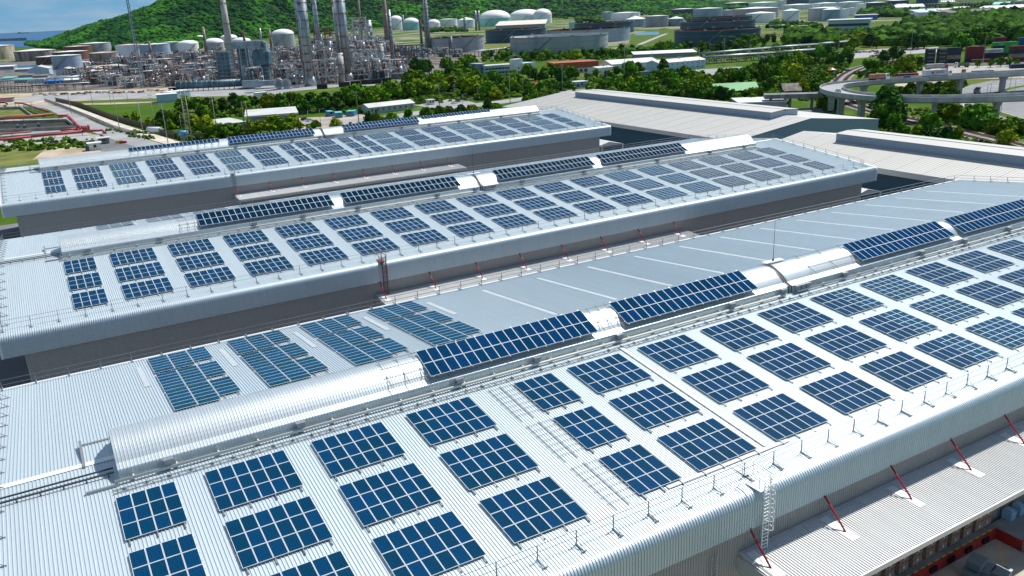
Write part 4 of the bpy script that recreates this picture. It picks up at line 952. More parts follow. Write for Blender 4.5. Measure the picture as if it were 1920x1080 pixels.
t = thing('yard_wall', 'low white wall in front of the container stacks', 'wall'); b = MB(); a_, c_ = gp(1775, 124), gp(1935, 121.5); b.beam((a_.x, a_.y, .9), (c_.x, c_.y, .9), .2, 1.8); b.build('wall_face', [M_white], t)
# cars in rows
rows = [('in the car park right of the railway', band(1578, 100, 1650, 97, 13, 1.2, 0, 1, [0])+band(1640, 102, 1665, 100, 5, .6, 0, 1, [0])+band(1630, 107, 1650, 105, 4, .6, 0, 1, [0])),
        ('in the car park below the rusty tanks', band(60, 179, 330, 171, 30, 1.5, 0, 1, [0])), ('by the small blue shed', [(1067, 163.5, 0, 0), (1074, 162.8, 0, 0), (1083, 163.2, 0, 0)]),
        ('in front of the long pipe rack', band(1330, 116, 1440, 108, 12, 1.0, 0, 1, [0]))]
cn = list(PAINTS)
for wh, pts in rows:
    for i, q in enumerate(sorted(pts)): c_ = rnd.choice(cn); car(c_, f'{c_} car, {ordn(i)} from left {wh}', gp(q[0], q[1]), rnd.choice((0, 1.57))+rnd.uniform(-.15, .15)+.5)
car('white', 'white car parked beside the grey flat-roofed shed', gp(581, 227.5), .1); car('black', 'black car parked behind the white car by the grey shed', gp(572, 225.5), .15)
car('white', 'white car on the road by the guard booth', gp(852, 194.5), .5); car('blue', 'dark blue car at the railway crossing', gp(1590, 134), .2, 'cars on the flyover')

# ================================================================ TANKS
TM = {n: mat('tank_'+n, c, .5, .0, spec=.2, col2=c2, scale=s_, stretch=(1, 1, .25), lo=.35, hi=.6) for n, (c, c2, s_) in dict(
 white=((.86, .88, .89), (.76, .79, .81), .05), cream=((.66, .60, .48), (.45, .28, .14), .12), rust=((.36, .34, .31), (.15, .065, .035), .14), brown=((.20, .09, .055), (.10, .05, .035), .12),
 grey=((.40, .43, .45), (.28, .31, .33), .06), bluegrey=((.33, .42, .52), (.27, .35, .44), .05), dark=((.05, .105, .155), (.035, .08, .12), .04), teal=((.25, .60, .56), (.22, .52, .50), .05), roofr=((.62, .36, .26), (.70, .68, .66), .1), pink=((.42, .38, .40), (.36, .33, .36), .3)).items()}
M_roofw = mat('tank_roof_white', (.82, .83, .82), .55, var=.12, scale=.05)
M_rim = mat('tank_rim', (.25, .25, .25), .6, var=.3, scale=.2); M_rustdk = mat('sunken_roof_rust', (.16, .06, .045), .8, var=.5, scale=.08)
TANKN = [0]
def tank(xl, xr, ysh, ybs, kind, sh, label, roof=None, ytop=None, stair=True):
    xc = (xl+xr)/2; P = gp(xc, ybs); D = math.hypot(P.x, P.y); u = Vector((P.x, P.y, 0)).normalized(); m_ = mpp(P)
    r = (xr-xl)/2*m_; r = r*(D+r)/D; c = P+u*r; H = max(3, hz(xc, ysh, P)); t = thing('storage_tank', label, 'storage tank', (c.x, c.y, 0), 0, 'storage tanks of the refinery')
    n = 40 if r > 15 else 24; b = MB(); b.lathe([(r, 0), (r, H)], n); b.build('shell', [TM[sh]], t)
    b = MB(); b.lathe([(r+.02, H-.5), (r+.35, H-.45), (r+.35, H+.15), (r-.15, H+.15)], n)
    for q in (.33, .66): b.lathe([(r+.03, H*q-.12), (r+.12, H*q-.1), (r+.12, H*q+.1), (r+.03, H*q+.12)], n)
    b.build('rim', [M_rim if kind == 'float' else TM[sh]], t)
    b = MB()
    if kind == 'flat': b.lathe([(r+.1, H), (r*.5, H+r*.03), (0, H+r*.06)], n)
    elif kind == 'cone': b.lathe([(r+.15, H), (0, H+(r*.22 if ytop is None else max(.5, hz(xc, ytop, c)-H)))], n)
    elif kind == 'dome':
        h = (hz(xc, ytop, c)-H) if ytop is not None else r*.3; b.lathe([(r*math.cos(a_), H+h*math.sin(a_)) for a_ in [math.pi/2*k/7 for k in range(8)]], n)
    elif kind == 'float':
        b.lathe([(r-.2, H+.1), (r-.2, H-3.4), (0, H-3.2)], n)
    b.build('roof', [roof or (M_rustdk if kind == 'float' else M_roofw)], t)
    if stair and r > 5:
        b = MB(); a0 = math.atan2(-c.y, -c.x)+rnd.uniform(-.5, .4); sp = H*1.25/r
        for k in range(12):
            f0, f1 = k/12, (k+1)/12; rr = r+.5; b.beam((rr*math.cos(a0+sp*(f0-.5)), rr*math.sin(a0+sp*(f0-.5)), H*f0), (rr*math.cos(a0+sp*(f1-.5)), rr*math.sin(a0+sp*(f1-.5)), H*f1), .9, .9)
        b.build('spiral_stair', [M_rim], t)
    if kind == 'float':
        for k in range(9):
            a_ = 2*math.pi*k/9+.2; b = MB(); M_ = Matrix.Translation(((r+.2)*math.cos(a_), (r+.2)*math.sin(a_), H)) @ Matrix.Rotation(a_, 4, 'Z'); b.box(-.3, .3, -1.7, 1.7, -.2, 1.1, 0, M_); b.box(-.25, .25, -1.0, 1.0, 1.1, 1.7, 0, M_); b.build('foam_shield', [M_galv], t)
    return t
T = tank
T(-36, 27, 86, 112, 'flat', 'cream', 'cream storage tank with rust streaks at the left edge')
T(34, 104, 95, 114, 'cone', 'rust', 'grey weathered tank with white roof beside the cream tank', ytop=91)
T(104, 166, 97, 113, 'flat', 'brown', 'brown rusty tank with white roof behind the blue-grey tank')
T(123, 172, 87, 100, 'flat', 'brown', 'tank with orange-red roof behind the brown rusty tank', TM['roofr'])
T(153, 208, 81, 97, 'flat', 'grey', 'grey tank with white roof at the foot of the hill', ytop=78)
T(172, 223, 99, 122, 'flat', 'rust', 'rust-streaked grey tank behind three little silos', TM['roofr'])
T(72, 128, 106, 121, 'flat', 'brown', 'dark brown tank half hidden by the blue-grey tank')
T(103, 154, 104, 129, 'flat', 'bluegrey', 'blue-grey tank behind the light industrial shed')
T(220, 232, 105, 123, 'flat', 'white', 'small slim white tank right of the rusty tanks', stair=False)
for i, x in enumerate((158, 165.5, 173)): T(x-3.4, x+3.4, 116, 125.5, 'dome', 'white', f'little pale silo, {ordn(i)} from left of three in a row', stair=False)
T(222, 272, 84, 108, 'flat', 'white', 'white and rust tank left of the steel mast', TM['roofr']); T(266, 320, 83, 107, 'flat', 'bluegrey', 'wide white-roofed blue-grey tank behind the rusty chimney')
T(305, 340, 79, 96, 'flat', 'grey', 'green-grey tank in front of the wooded slope')
T(336, 373, 82, 96, 'dome', 'white', 'white domed tank left of the thin brown stack', ytop=75); T(360, 394, 74, 84, 'dome', 'white', 'white domed tank highest behind the thin brown stack', ytop=66)
T(336, 361, 76, 84, 'dome', 'white', 'small white domed tank against the woods', ytop=71); T(384, 421, 80, 94, 'dome', 'grey', 'grey domed tank left of the tall chimney', ytop=71)
T(415, 446, 71, 82, 'dome', 'white', 'white domed tank right of the tall chimney', ytop=64); T(437, 471, 77, 86, 'dome', 'grey', 'low domed tank above the steel duct', ytop=70)
T(513, 554, 64, 90, 'dome', 'grey', 'big grey domed vessel behind the pipework', ytop=54)
for i, (x0, x1) in enumerate(((347, 367), (368, 380), (381, 395))): T(x0, x1, 119, 131, 'flat', 'bluegrey', f'blue-white drum tank, {ordn(i)} from left of three before the boiler', stair=False)
T(733, 772, 29, 45, 'flat', 'white', 'white flat tank behind the domed ones by the brown chimney'); T(731, 756, 38, 56, 'dome', 'white', 'white domed tank right beside the brown chimney', ytop=29)
T(757, 787, 42, 57, 'dome', 'teal', 'mint green tank with white dome left of the platform tower', ytop=33); T(801, 826, 44, 55, 'dome', 'white', 'white domed tank right of the platform tower', ytop=36)
T(823, 858, 36, 49, 'flat', 'white', 'white flat tank behind the small trees'); T(840, 873, 24, 38, 'flat', 'white', 'highest white flat tank in front of the woods'); T(859, 891, 37, 52, 'cone', 'white', 'white cone-roofed tank beside the twin pipes', ytop=32)
T(806, 909, 71, 99, 'float', 'grey', 'large grey open-topped tank with rusty rim left of the white pipe rack')
T(899, 958, 34, 49, 'dome', 'teal', 'mint green tank under a broad white dome', ytop=18.5); T(956, 1017, 30, 45, 'dome', 'white', 'white tank under a broad dome, right of the mint one', ytop=17)
T(1000, 1035, 28, 44, 'dome', 'white', 'white domed tank peeping from behind the broad domed one', ytop=16); T(1013, 1070, 13.5, 29, 'dome', 'white', 'largest white domed tank high against the hill', ytop=.5)
T(968, 1000, 17, 27, 'flat', 'white', 'white flat tank behind the two broad domes')
T(911, 1025, 55.5, 80, 'float', 'dark', 'dark blue open-topped tank behind the big grey one')
T(1077, 1188, 42.5, 64, 'float', 'dark', 'dark open-topped tank farthest of the four big ones'); T(1025, 1181, 56, 81, 'float', 'bluegrey', 'wide blue-grey open-topped tank behind the biggest one')
T(957, 1140, 69, 101, 'float', 'grey', 'biggest weathered grey tank with pale floating roof', mat('pale_floating_roof', (.62, .60, .56), .7, var=.15, scale=.05))
T(1067, 1078, 41.5, 52, 'flat', 'teal', 'little teal tank left of the dark farthest big one', stair=False); T(1074, 1100, 19, 29, 'flat', 'white', 'small white tank left of the dark tree clump')
T(1128, 1147, 22.5, 38, 'flat', 'bluegrey', 'pale blue upright tank left of the long white tank', stair=False); T(1147, 1200, 24, 38, 'flat', 'white', 'long low white tank behind the cone-roofed one')
T(1173, 1210, 36, 51, 'cone', 'bluegrey', 'cone-roofed pale tank, left of three in a row', ytop=29.5); T(1210, 1253, 30, 51, 'flat', 'grey', 'taller grey tank in the middle of three in a row'); T(1253, 1282, 35, 49, 'cone', 'bluegrey', 'cone-roofed tank, right of three in a row', ytop=30.5)
T(1222, 1296, 7.5, 21, 'flat', 'cream', 'wide beige flat tank before the dark hill'); T(1258, 1302, 17, 30, 'flat', 'dark', 'dark low tank behind the small trees'); T(1300, 1354, 16, 31, 'flat', 'bluegrey', 'slate blue tank with diagonal stair')
T(1357, 1404, 5.5, 16, 'flat', 'dark', 'slate tank in the far row left of the white one'); T(1403, 1458, 5, 14, 'flat', 'white', 'wide white tank in the far row'); T(1457, 1473, 1, 17, 'flat', 'white', 'tall white tank right of the wide white one')
T(1353, 1374, 19, 33, 'flat', 'bluegrey', 'small pale blue tank left of the pinkish one', stair=False); T(1374, 1458, 16, 35, 'flat', 'pink', 'large pinkish grey tank with ribbed wall'); T(1398, 1452, 25, 43, 'cone', 'white', 'white cone-roofed tank in front of the pinkish one', ytop=21.5)
T(1466, 1498, 20, 42.5, 'cone', 'white', 'white tank with long diagonal stair, left of the white pair', ytop=16); T(1468, 1524, 9, 18, 'flat', 'white', 'broad white flat tank behind the one with the long stair')
T(1516, 1574, 15, 38.5, 'flat', 'grey', 'big pale grey tank left of the blue-white hall'); T(1541, 1574, 18, 38.8, 'cone', 'bluegrey', 'blue-grey cone-roofed tank in front of the big pale one', ytop=14)
T(1574, 1589, 17, 37, 'flat', 'white', 'narrow white tank right of the blue-grey one', stair=False); T(1589, 1604, 14.5, 29, 'flat', 'white', 'narrow cream-white tank at the end of the row', stair=False)
T(1523, 1571, 6, 15, 'flat', 'white', 'long white tank in the second far row'); T(1569, 1616, 4, 14, 'flat', 'white', 'white tank highest in the far row'); T(1604, 1622, 7, 22, 'flat', 'white', 'small white tank left of the dark blue halls', stair=False)
T(1287, 1408, 33, 50, 'float', 'dark', 'dark open-topped tank farthest of three behind the tree row'); T(1276, 1413, 41, 62, 'float', 'dark', 'dark open-topped tank middle of three behind the tree row'); T(1265, 1422, 57, 87, 'float', 'dark', 'very large dark blue open-topped tank behind the tree row')
T(1620, 1661, 5, 19, 'flat', 'dark', 'dark slate tank at the far right, left one'); T(1659, 1701, 1, 16, 'flat', 'dark', 'dark slate tank at the far right, middle one'); T(1718, 1756, -4, 17, 'flat', 'dark', 'tallest dark slate tank at the far right'); T(1900, 1920, 2, 14.5, 'flat', 'grey', 'pale grey tank near the upper right corner')
T(1466, 1520, -2, 7, 'flat', 'dark', 'dark far tank at the top edge')
T(1520, 1640, -3, 5, 'flat', 'bluegrey', 'slate far tank at the top edge')
# ================================================================ REFINERY
M_steelw = mat('painted_steel', (.62, .61, .58), .6, .1, var=.5, scale=.12); M_steelb = mat('rusted_steel', (.21, .10, .07), .8, var=.4, scale=.3); M_steelg = mat('steel_blue_grey', (.25, .31, .36), .5, .3, var=.25, scale=.1)
M_column = mat('column_jacket', (.46, .50, .53), .4, .5, col2=(.28, .32, .35), scale=.12, stretch=(1, 1, .5)); M_stackc = mat('stack_concrete', (.52, .46, .43), .7, col2=(.36, .31, .29), scale=.06); M_stackb = mat('stack_brown', (.30, .22, .17), .7, var=.3, scale=.1)
M_duct = mat('duct_cladding', (.34, .42, .47), .45, .35, col2=(.20, .27, .31), scale=.2); M_boiler = mat('boiler_cladding', (.10, .19, .235), .5, .25, col2=(.05, .10, .125), scale=.15)
def tower(xb, yb, yt, wpx, m_, label, wt=None, ringn=6, skirt=0, plat=True, cat='tower', name='process_column', pipes=2, ringm=None):
    P = gp(xb, yb); m = mpp(P); r = wpx/2*m; r1 = (wt or wpx)/2*m; H = hz(xb, yt, P); t = thing(name, label, cat, P, 0, 'columns and stacks of the refinery')
    b = MB()
    if skirt: b.cyl((0, 0, 0), (0, 0, skirt), r*1.5, r, 20); b.cyl((0, 0, skirt), (0, 0, H), r, r1, 20)
    else: b.cyl((0, 0, 0), (0, 0, H), r, r1, 20)
    b.build('shell', [m_], t); b = MB(); c = math.atan2(-P.y, -P.x)
    for k in range(ringn):
        z = H*(k+.8)/ringn; rr = r+(r1-r)*z/H
        b.cyl((0, 0, z), (0, 0, z+.35), rr+.35, n=18); 
        if plat and k % 2: a_ = c+rnd.uniform(-1.3, 1.3); M_ = Matrix.Rotation(a_, 4, 'Z'); b.box(rr, rr+1.8, -2.2, 2.2, z, z+.2, 0, M_); b.box(rr+1.7, rr+1.8, -2.2, 2.2, z+.9, z+1.1, 0, M_)
    if ringn: b.build('platform_rings', [ringm or M_steelb], t)
    for k in range(pipes):
        b = MB(); a_ = c+.5-1.1*k; rr = max(r, r1)+.5; b.cyl((rr*math.cos(a_), rr*math.sin(a_), 0), ((r1+.5)*math.cos(a_), (r1+.5)*math.sin(a_), H*rnd.uniform(.6, .98)), .28, n=6); b.build('riser_pipe', [rnd.choice((M_steelw, M_steelb, M_galv))], t)
    return t
tower(439, 150, -42, 16, M_stackc, 'tall tapering concrete chimney rising behind the steel duct', 8.5, 5, 0, True, 'chimney', 'chimney', 0)
tower(583, 161, -32, 16, M_column, 'tallest double grey column with white flared skirt', 19, 12, 7)
tower(573, 158, -30, 7, M_column, 'slim grey column attached left of the tallest one', 7, 9)
tower(600, 105, -30, 9, M_column, 'thin weathered column with rusty platforms left of the thick pair', 8, 12)
tower(653, 151, -25, 15, M_column, 'thick grey column in the middle of the refinery', 17, 8, 6); tower(640, 146, -22, 7, M_column, 'slim dark column attached to the thick middle one', 6, 8)
tower(681, 100, -20, 5, M_stackb, 'thin brown chimney above the white lattice', 4.5, 3, cat='chimney', name='chimney', pipes=0); tower(695, 100, 38, 14, M_column, 'short fat grey column above the tall white frame', 14, 6)
tower(728, 98, -25, 10, M_stackb, 'tall brown tapering chimney right of the columns', 7, 2, cat='chimney', name='chimney', pipes=1)
tower(738, 127, 18, 7, M_column, 'leaning-looking slim column right of the brown chimney', 6, 11); tower(804, 100, -15, 10, M_steelg, 'dark grey column thick with platforms', 9, 16, pipes=3)
tower(792, 98, 38, 5, M_steelb, 'rusty narrow column left of the platform column', 5, 9)
tower(641, 153, 99, 14, M_steelw, 'white upright vessel in front of the thick column', 14, 3); tower(718, 142, 82, 11, M_steelw, 'white vessel with flared skirt at the right of the frames', 11, 5, 6)
tower(389, 108, 50, 6, M_stackb, 'rusty brown stack standing alone before the domed tanks', 5, 3, cat='chimney', name='chimney', pipes=1); tower(285, 111, 77, 4.5, M_stackb, 'small rusty stack left of the tank with rusty rim', 4.5, 2, cat='chimney', name='chimney', pipes=0)
tower(461, 96, 60, 5, M_steelb, 'short dark stack behind the duct, left', 5, 3); tower(492, 92, 53, 4, M_galv, 'short silver stack behind the duct, middle', 4, 2, pipes=0); tower(510, 98, 53, 5, M_stackb, 'short brown stack behind the duct, right', 4, 4)
tower(550, 88, 47, 5, M_steelb, 'rusty short stack left of the tallest column', 5, 4); tower(757, 56, 28, 4, M_steelg, 'thin grey stack among the domed tanks', 4, 3); tower(846, 102, 68, 8, M_steelg, 'weathered grey column in front of the big open tank', 8, 6)
tower(893, 57, 20, 4, M_galv, 'left pipe of the twin pipe portal', 4, 2); tower(899, 57, 20, 4, M_galv, 'right pipe of the twin pipe portal', 4, 2); tower(872, 60, 33, 4, M_steelg, 'thin stack left of the twin pipes', 4, 4)
tower(282, 120, 103, 5, M_steelw, 'white slim vessel beside the rusty stack', 5, 1, pipes=0)
# lattice mast
P = gp(268, 165); H = hz(268, 0, P)+22; t = thing('lattice_mast', 'tall slender steel lattice mast at the left of the refinery', 'mast', P); b = MB()
for a_ in (0, 2.09, 4.19):
    r0, r1 = 1.5, .7; b.beam((r0*math.cos(a_), r0*math.sin(a_), 0), (r1*math.cos(a_), r1*math.sin(a_), H), .5)
    z = 0
    while z < H-3:
        a2 = a_+2.09; f0 = r0+(r1-r0)*z/H; f1 = r0+(r1-r0)*(z+3)/H; b.beam((f0*math.cos(a_), f0*math.sin(a_), z), (f1*math.cos(a2), f1*math.sin(a2), z+3), .22); z += 3
b.build('lattice', [M_steelg], t); b = MB(); b.box(-.3, .3, -.3, .3, H, H+5); b.box(-4, 0, -.2, .2, H-8, H-7.6); b.box(-4, -3.6, -.2, .2, H-12, H-7.6); b.build('antenna', [M_steelg], t)

def process_unit(seed, w_, d_, h_, m_, m2, dens=1.0):
    R_ = random.Random(seed); t = thing('process_unit', 'x', 'process unit'); b = MB(); nx = max(2, int(w_/5)); ny = max(2, int(d_/5)); nz = max(2, int(h_/4.5))
    for i in range(nx+1):
        for j in range(ny+1): x, y = -w_/2+w_*i/nx, -d_/2+d_*j/ny; b.box(x-.22, x+.22, y-.22, y+.22, 0, h_*R_.uniform(.75, 1.05))
    for k in range(1, nz+1):
        z = h_*k/nz*.95
        for j in range(ny+1): y = -d_/2+d_*j/ny; b.box(-w_/2, w_/2, y-.18, y+.18, z-.3, z)
        for i in range(nx+1): x = -w_/2+w_*i/nx; b.box(x-.18, x+.18, -d_/2, d_/2, z-.3, z)
        for i in range(nx):
            for j in (0, ny):
                if R_.random() < .6:
                    x0 = -w_/2+w_*i/nx; x1 = x0+w_/nx; y = -d_/2+d_*j/ny; z0 = z-h_/nz*.95
                    if R_.random() < .5: x0, x1 = x1, x0
                    b.beam((x0, y, z0), (x1, y, z-.3), .22)
    b.build('steel_frame', [m_], t)
    b = MB()
    for k in range(4):
        x, y = R_.uniform(-w_/2, w_/2-3), R_.uniform(-d_/2, d_/2-2); b.box(x, x+R_.uniform(2, 5), y, y+R_.uniform(2, 4), 0 if k < 2 else h_*.4, (h_*.35 if k < 2 else h_*.4+2.5))
    b.build('equipment_casing', [R_.choice((M_steelb, M_boiler, M_darkst, M_tray))], t)
    b = MB()
    for k in range(1, nz+1):
        z = h_*k/nz*.95
        for i in range(nx):
            if R_.random() < .45: x0 = -w_/2+w_*i/nx; b.box(x0+.3, x0+w_/nx-.3, -d_/2+.3, -d_/2+.3+d_*R_.uniform(.3, .9), z+.02, z+.14)
        for j in (-1, 1): b.box(-w_/2, w_/2, j*d_/2-.05, j*d_/2+.05, z+1.0, z+1.12)
    b.build('gratings', [M_tray], t)
    for k in range(int(4*dens)):
        b = MB(); z = h_*R_.randint(0, nz-1)/nz*.95+.1; r = R_.uniform(.6, 1.5); x, y = R_.uniform(-w_/2+2, w_/2-2), R_.uniform(-d_/2+1, d_/2-1); l = R_.uniform(2.5, 7)
        if R_.random() < .5: b.cyl((x, y, z), (x, y, z+l*1.3), r*.8, n=10)
        elif R_.random() < .1: b.cyl((x, y, z), (x, y, z+l), r, n=12); b.lathe([(r, 0), (r*.6, r*.5), (0, r*.65)], 12, 0, (x, y, z+l))
        else: b.cyl((x-l/2, y, z+r+.4), (x+l/2, y, z+r+.4), r, n=12)
        b.build('vessel', [R_.choice((M_column, M_duct, M_steelb, M_boiler, m2))], t)
    b = MB()
    for k in range(int(30*dens)):
        r = R_.uniform(.12, .34); z = R_.uniform(.5, h_); x = R_.uniform(-w_/2, w_/2); y = R_.uniform(-d_/2-1, d_/2+1); x2 = R_.uniform(-w_/2-2, w_/2+2); z2 = R_.uniform(.3, h_)
        b.pipe([(x, y, z), (x2, y, z), (x2, y, z2), (x2, y+R_.uniform(-3, 3), z2)], r, 6, R_.choice((0, 0, 1, 2)))
    b.build('pipework', [M_steelw, M_steelb, M_duct], t)
    return t
PU = [process_unit(1, 16, 11, 9, M_steelw, M_steelb), process_unit(2, 20, 10, 6.5, M_galv, M_steelb), process_unit(3, 14, 12, 13, M_steelw, M_galv, 1.3), process_unit(4, 18, 12, 7.5, M_steelb, M_steelw, 1.2), process_unit(5, 15, 10, 11, M_steelg, M_steelw)]
used = set()
def unit(k, x, y, s, rz, label):
    P = gp(x, y); t = PU[k]; sc_ = (s*rnd.uniform(.9, 1.15), s, s*rnd.uniform(.85, 1.25))
    if k not in used: used.add(k); t.location = P; t.rotation_euler = (0, 0, rz); t.scale = sc_; t['label'] = label; t['group'] = 'process units of the refinery'
    else: dup(t, P, rz, label, 'process units of the refinery', sc_)
ROWS = [(98, 400, 790, 'farthest'), (105, 330, 870, 'second farthest'), (112, 240, 790, 'third farthest'), (120, 235, 790, 'fourth farthest'), (129, 170, 780, 'middle'), (138, 160, 770, 'fifth nearest'), (147, 140, 750, 'third nearest'), (155, 170, 560, 'second nearest'), (162, 200, 500, 'nearest')]
for y, xa, xb_, nm in ROWS:
    x = xa+rnd.random()*15; i = 0
    while x < xb_:
        if y == 147 and x < 230 or (y in (129, 138) and x < 200): k = rnd.choice((1, 3))
        elif 570 < x < 740 and y < 150: k = rnd.choice((0, 2, 4, 2))
        else: k = rnd.choice((0, 1, 1, 3, 3, 4))
        if not (560 < x < 740 and y > 150):
            unit(k, x, y+rnd.uniform(-2, 2), rnd.uniform(.9, 1.3)*(1.5 if 575 < x < 730 and y < 145 else 1), rnd.choice((0, 1.57))-.45+rnd.uniform(-.1, .1), f'{("white","grey","tall white","rusty brown","blue-grey")[k]} process unit, {ordn(i)} from left in the {nm} row'); i += 1
        m = mpp(gp(x, y)); x += rnd.uniform(15, 24)/m
# the big open white frames
def big_frame(xl, xr, yb, yt, nb, nl, m_, label, fill=True):
    a_ = gp(xl, yb); c_ = gp(xr, yb-(xr-xl)*.05); w_ = (c_-a_).length; P = (a_+c_)/2; h = hz((xl+xr)/2, yt, P); t = thing('steel_structure', label, 'steel frame', P, math.atan2(c_.y-a_.y, c_.x-a_.x), 'open steel frames of the refinery'); d_ = 12; b = MB()
    for y in (0, d_):
        for i in range(nb+1): x = -w_/2+w_*i/nb; b.box(x-.45, x+.45, y-.45, y+.45, 0, h)
        for k in range(1, nl+1): z = h*k/nl; b.box(-w_/2, w_/2, y-.35, y+.35, z-.7, z)
        for i in range(nb):
            for k in range(nl):
                x0 = -w_/2+w_*i/nb; x1 = x0+w_/nb; z0, z1 = h*k/nl, h*(k+1)/nl
                if (i+k) % 2: x0, x1 = x1, x0
                b.beam((x0, y, z0), (x1, y, z1), .4)
    for k in range(1, nl+1):
        for i in range(nb+1): x = -w_/2+w_*i/nb; z = h*k/nl; b.box(x-.3, x+.3, 0, d_, z-.6, z)
    b.build('frame', [m_], t)
    for k in range(nl):
        for i in range(nb):
            if rnd.random() < .75:
                b = MB(); x = -w_/2+w_*(i+.5)/nb; z = h*k/nl+.3; r = rnd.uniform(.7, 1.5); b.cyl((x-w_/nb*.4, d_*rnd.uniform(.2, .8), z+r), (x+w_/nb*.4, d_*.5, z+r), r, n=12); b.build('exchanger', [rnd.choice((M_column, M_steelw, M_steelb, M_duct))], t)
    b = MB()
    for k in range(26): z = rnd.uniform(1, h); x = rnd.uniform(-w_/2, w_/2); y = rnd.uniform(-1, d_+1); b.pipe([(x, y, 0 if k % 3 else z), (x, y, z), (x+rnd.uniform(-8, 8), y, z)], rnd.uniform(.15, .4), 6, k % 2)
    b.build('pipework', [M_steelw, M_steelb], t)
big_frame(541, 571, 160, 118, 2, 4, M_galv, 'grey steel frame between the fans and the tallest column'); big_frame(594, 632, 158, 112, 2, 3, M_steelw, 'white braced steel frame with vessels right of the tallest column')
big_frame(664, 709, 148, 93, 3, 4, M_steelw, 'large white braced frame right of the thick column'); big_frame(655, 692, 118, 32, 3, 7, M_steelw, 'tall white lattice of platforms behind the large braced frame'); big_frame(722, 737, 128, 105, 1, 3, M_galv, 'narrow braced frame at the right of the columns')
big_frame(742, 803, 119, 84, 6, 3, M_boiler, 'dark blue air cooler bank in front of the big open tank'); big_frame(592, 632, 100, 52, 4, 4, M_steelb, 'rusty platform block behind the tallest column')
# boiler house, ducts, fans
def bl(label, name, x0, x1, yb, yt, dep, m_, parts=()):
    a_ = gp(x0, yb); c_ = gp(x1, yb-(x1-x0)*.046); P = a_; w_ = (c_-a_).length; h = hz(x0, yt, P); t = thing(name, label, 'plant building', P, math.atan2(c_.y-a_.y, c_.x-a_.x), 'boiler blocks'); b = MB(); b.box(0, w_, 0, dep, 0, h); b.build('casing', [m_], t); b = MB(); z = 3
    while z < h: b.box(-.25, w_+.25, -.25, dep+.25, z, z+.3); z += 3.2
    x = 0
    while x <= w_: b.box(x-.15, x+.15, -.3, 0, 0, h); x += 3.5
    b.build('stiffeners', [M_duct], t); return t, w_, h
bl('teal-grey boiler casing at the left under the chimney', 'boiler_casing', 413, 436, 158, 97, 9, M_boiler); bl('tall teal-grey boiler casing in the middle', 'boiler_casing', 453, 473, 158, 78, 9, M_boiler)
t, w_, h_ = bl('lower boiler block under the hopper', 'boiler_casing', 473, 506, 158, 127, 12, M_boiler)
P = gp(480, 158); zt = hz(480, 98, P); zm = hz(480, 121, P); zl = hz(480, 128, P); m = mpp(P); t = thing('hopper', 'teal-grey hopper with tapering underside above the boiler block', 'hopper', P, -.5, 'boiler blocks'); b = MB(); W_ = 30*m
q = lambda z, e: [(e, e, z), (W_-e, e, z), (W_-e, 11-e, z), (e, 11-e, z)]
for A_, B_ in ((q(zl, 2.5), q(zm, 0)), (q(zm, 0), q(zt, 0)), (q(zt, 0), q(zt+2, 2))):
    for k in range(4): b.quad(A_[k], A_[(k+1) % 4], B_[(k+1) % 4], B_[k])
b.poly(q(zt+2, 2)); b.build('casing', [M_boiler], t); b = MB()
for x in (1, W_/2, W_-1):
    for y in (1, 10): b.box(x-.3, x+.3, y-.3, y+.3, 0, zl+.5)
b.build('support_legs', [M_steelw], t)
t = thing('flue_duct', 'wide grey flue duct bending over the boiler to the chimney', 'duct', P, -.5); z0, z1 = hz(480, 90, P), hz(480, 77, P); b = MB(); b.box(-40*m, 22*m, 3, 9, z0, z1); b.box(16*m, 26*m, 3, 9, zt+1.5, z1-1.2); x = -38*m
while x < 20*m: b.box(x, x+.25, 2.8, 9.2, z0-.2, z1+.2); x += 2.2
b.build('cladding', [M_duct], t); b = MB()
for x in (-24*m, -12*m, 0, 10*m):
    for y in (3, 9): b.box(x-.3, x+.3, y-.3, y+.3, 0, z0)
b.build('trestle', [M_steelw], t)
P = gp(333, 172); Q = gp(457, 166); t = thing('air_duct', 'long horizontal blue-grey air duct in front of the refinery', 'duct'); d_ = (Q-P).normalized(); b = MB(); b.cyl((P.x, P.y, 4.6), (Q.x, Q.y, 4.6), 2.9, n=18); b.build('shell', [M_boiler], t); b = MB(); L_ = (Q-P).length
for k in range(int(L_/4)): p = P+d_*4*k; b.cyl((p.x, p.y, 4.6), (p.x+d_.x*.3, p.y+d_.y*.3, 4.6), 3.05, n=18); b.box(p.x-.25, p.x+.25, p.y-.25, p.y+.25, 0, 2)
b.build('hoops', [M_duct], t)
P = gp(457, 167); Q = gp(520, 164); t = thing('air_duct', 'boxy tapering duct joining the long duct to the fans', 'duct', P, math.atan2(Q.y-P.y, Q.x-P.x)); L_ = (Q-P).length; b = MB(); b.box(0, L_*.5, -3, 3, 1.2, 6.4); b.box(L_*.5, L_, -3, 3, 1.8, 5.6)
b.build('casing', [M_duct], t)
for i, x in enumerate((524, 538)):
    P = gp(x, 166); t = thing('fan_housing', f'white ring-shaped fan housing, {("left","right")[i]} of the pair beside the duct', 'fan', P, -.5, 'fan pair'); b = MB(); b.cyl((0, -1.2, 3.8), (0, 1.2, 3.8), 3.7, n=22); b.build('volute', [M_steelw], t); b = MB(); b.cyl((0, -1.35, 3.8), (0, -1.2, 3.8), 2.1, n=20); b.build('inlet', [M_steelg], t); b = MB(); b.box(-1, 1, -1, 1, 0, 1); b.build('plinth', [M_conc], t)
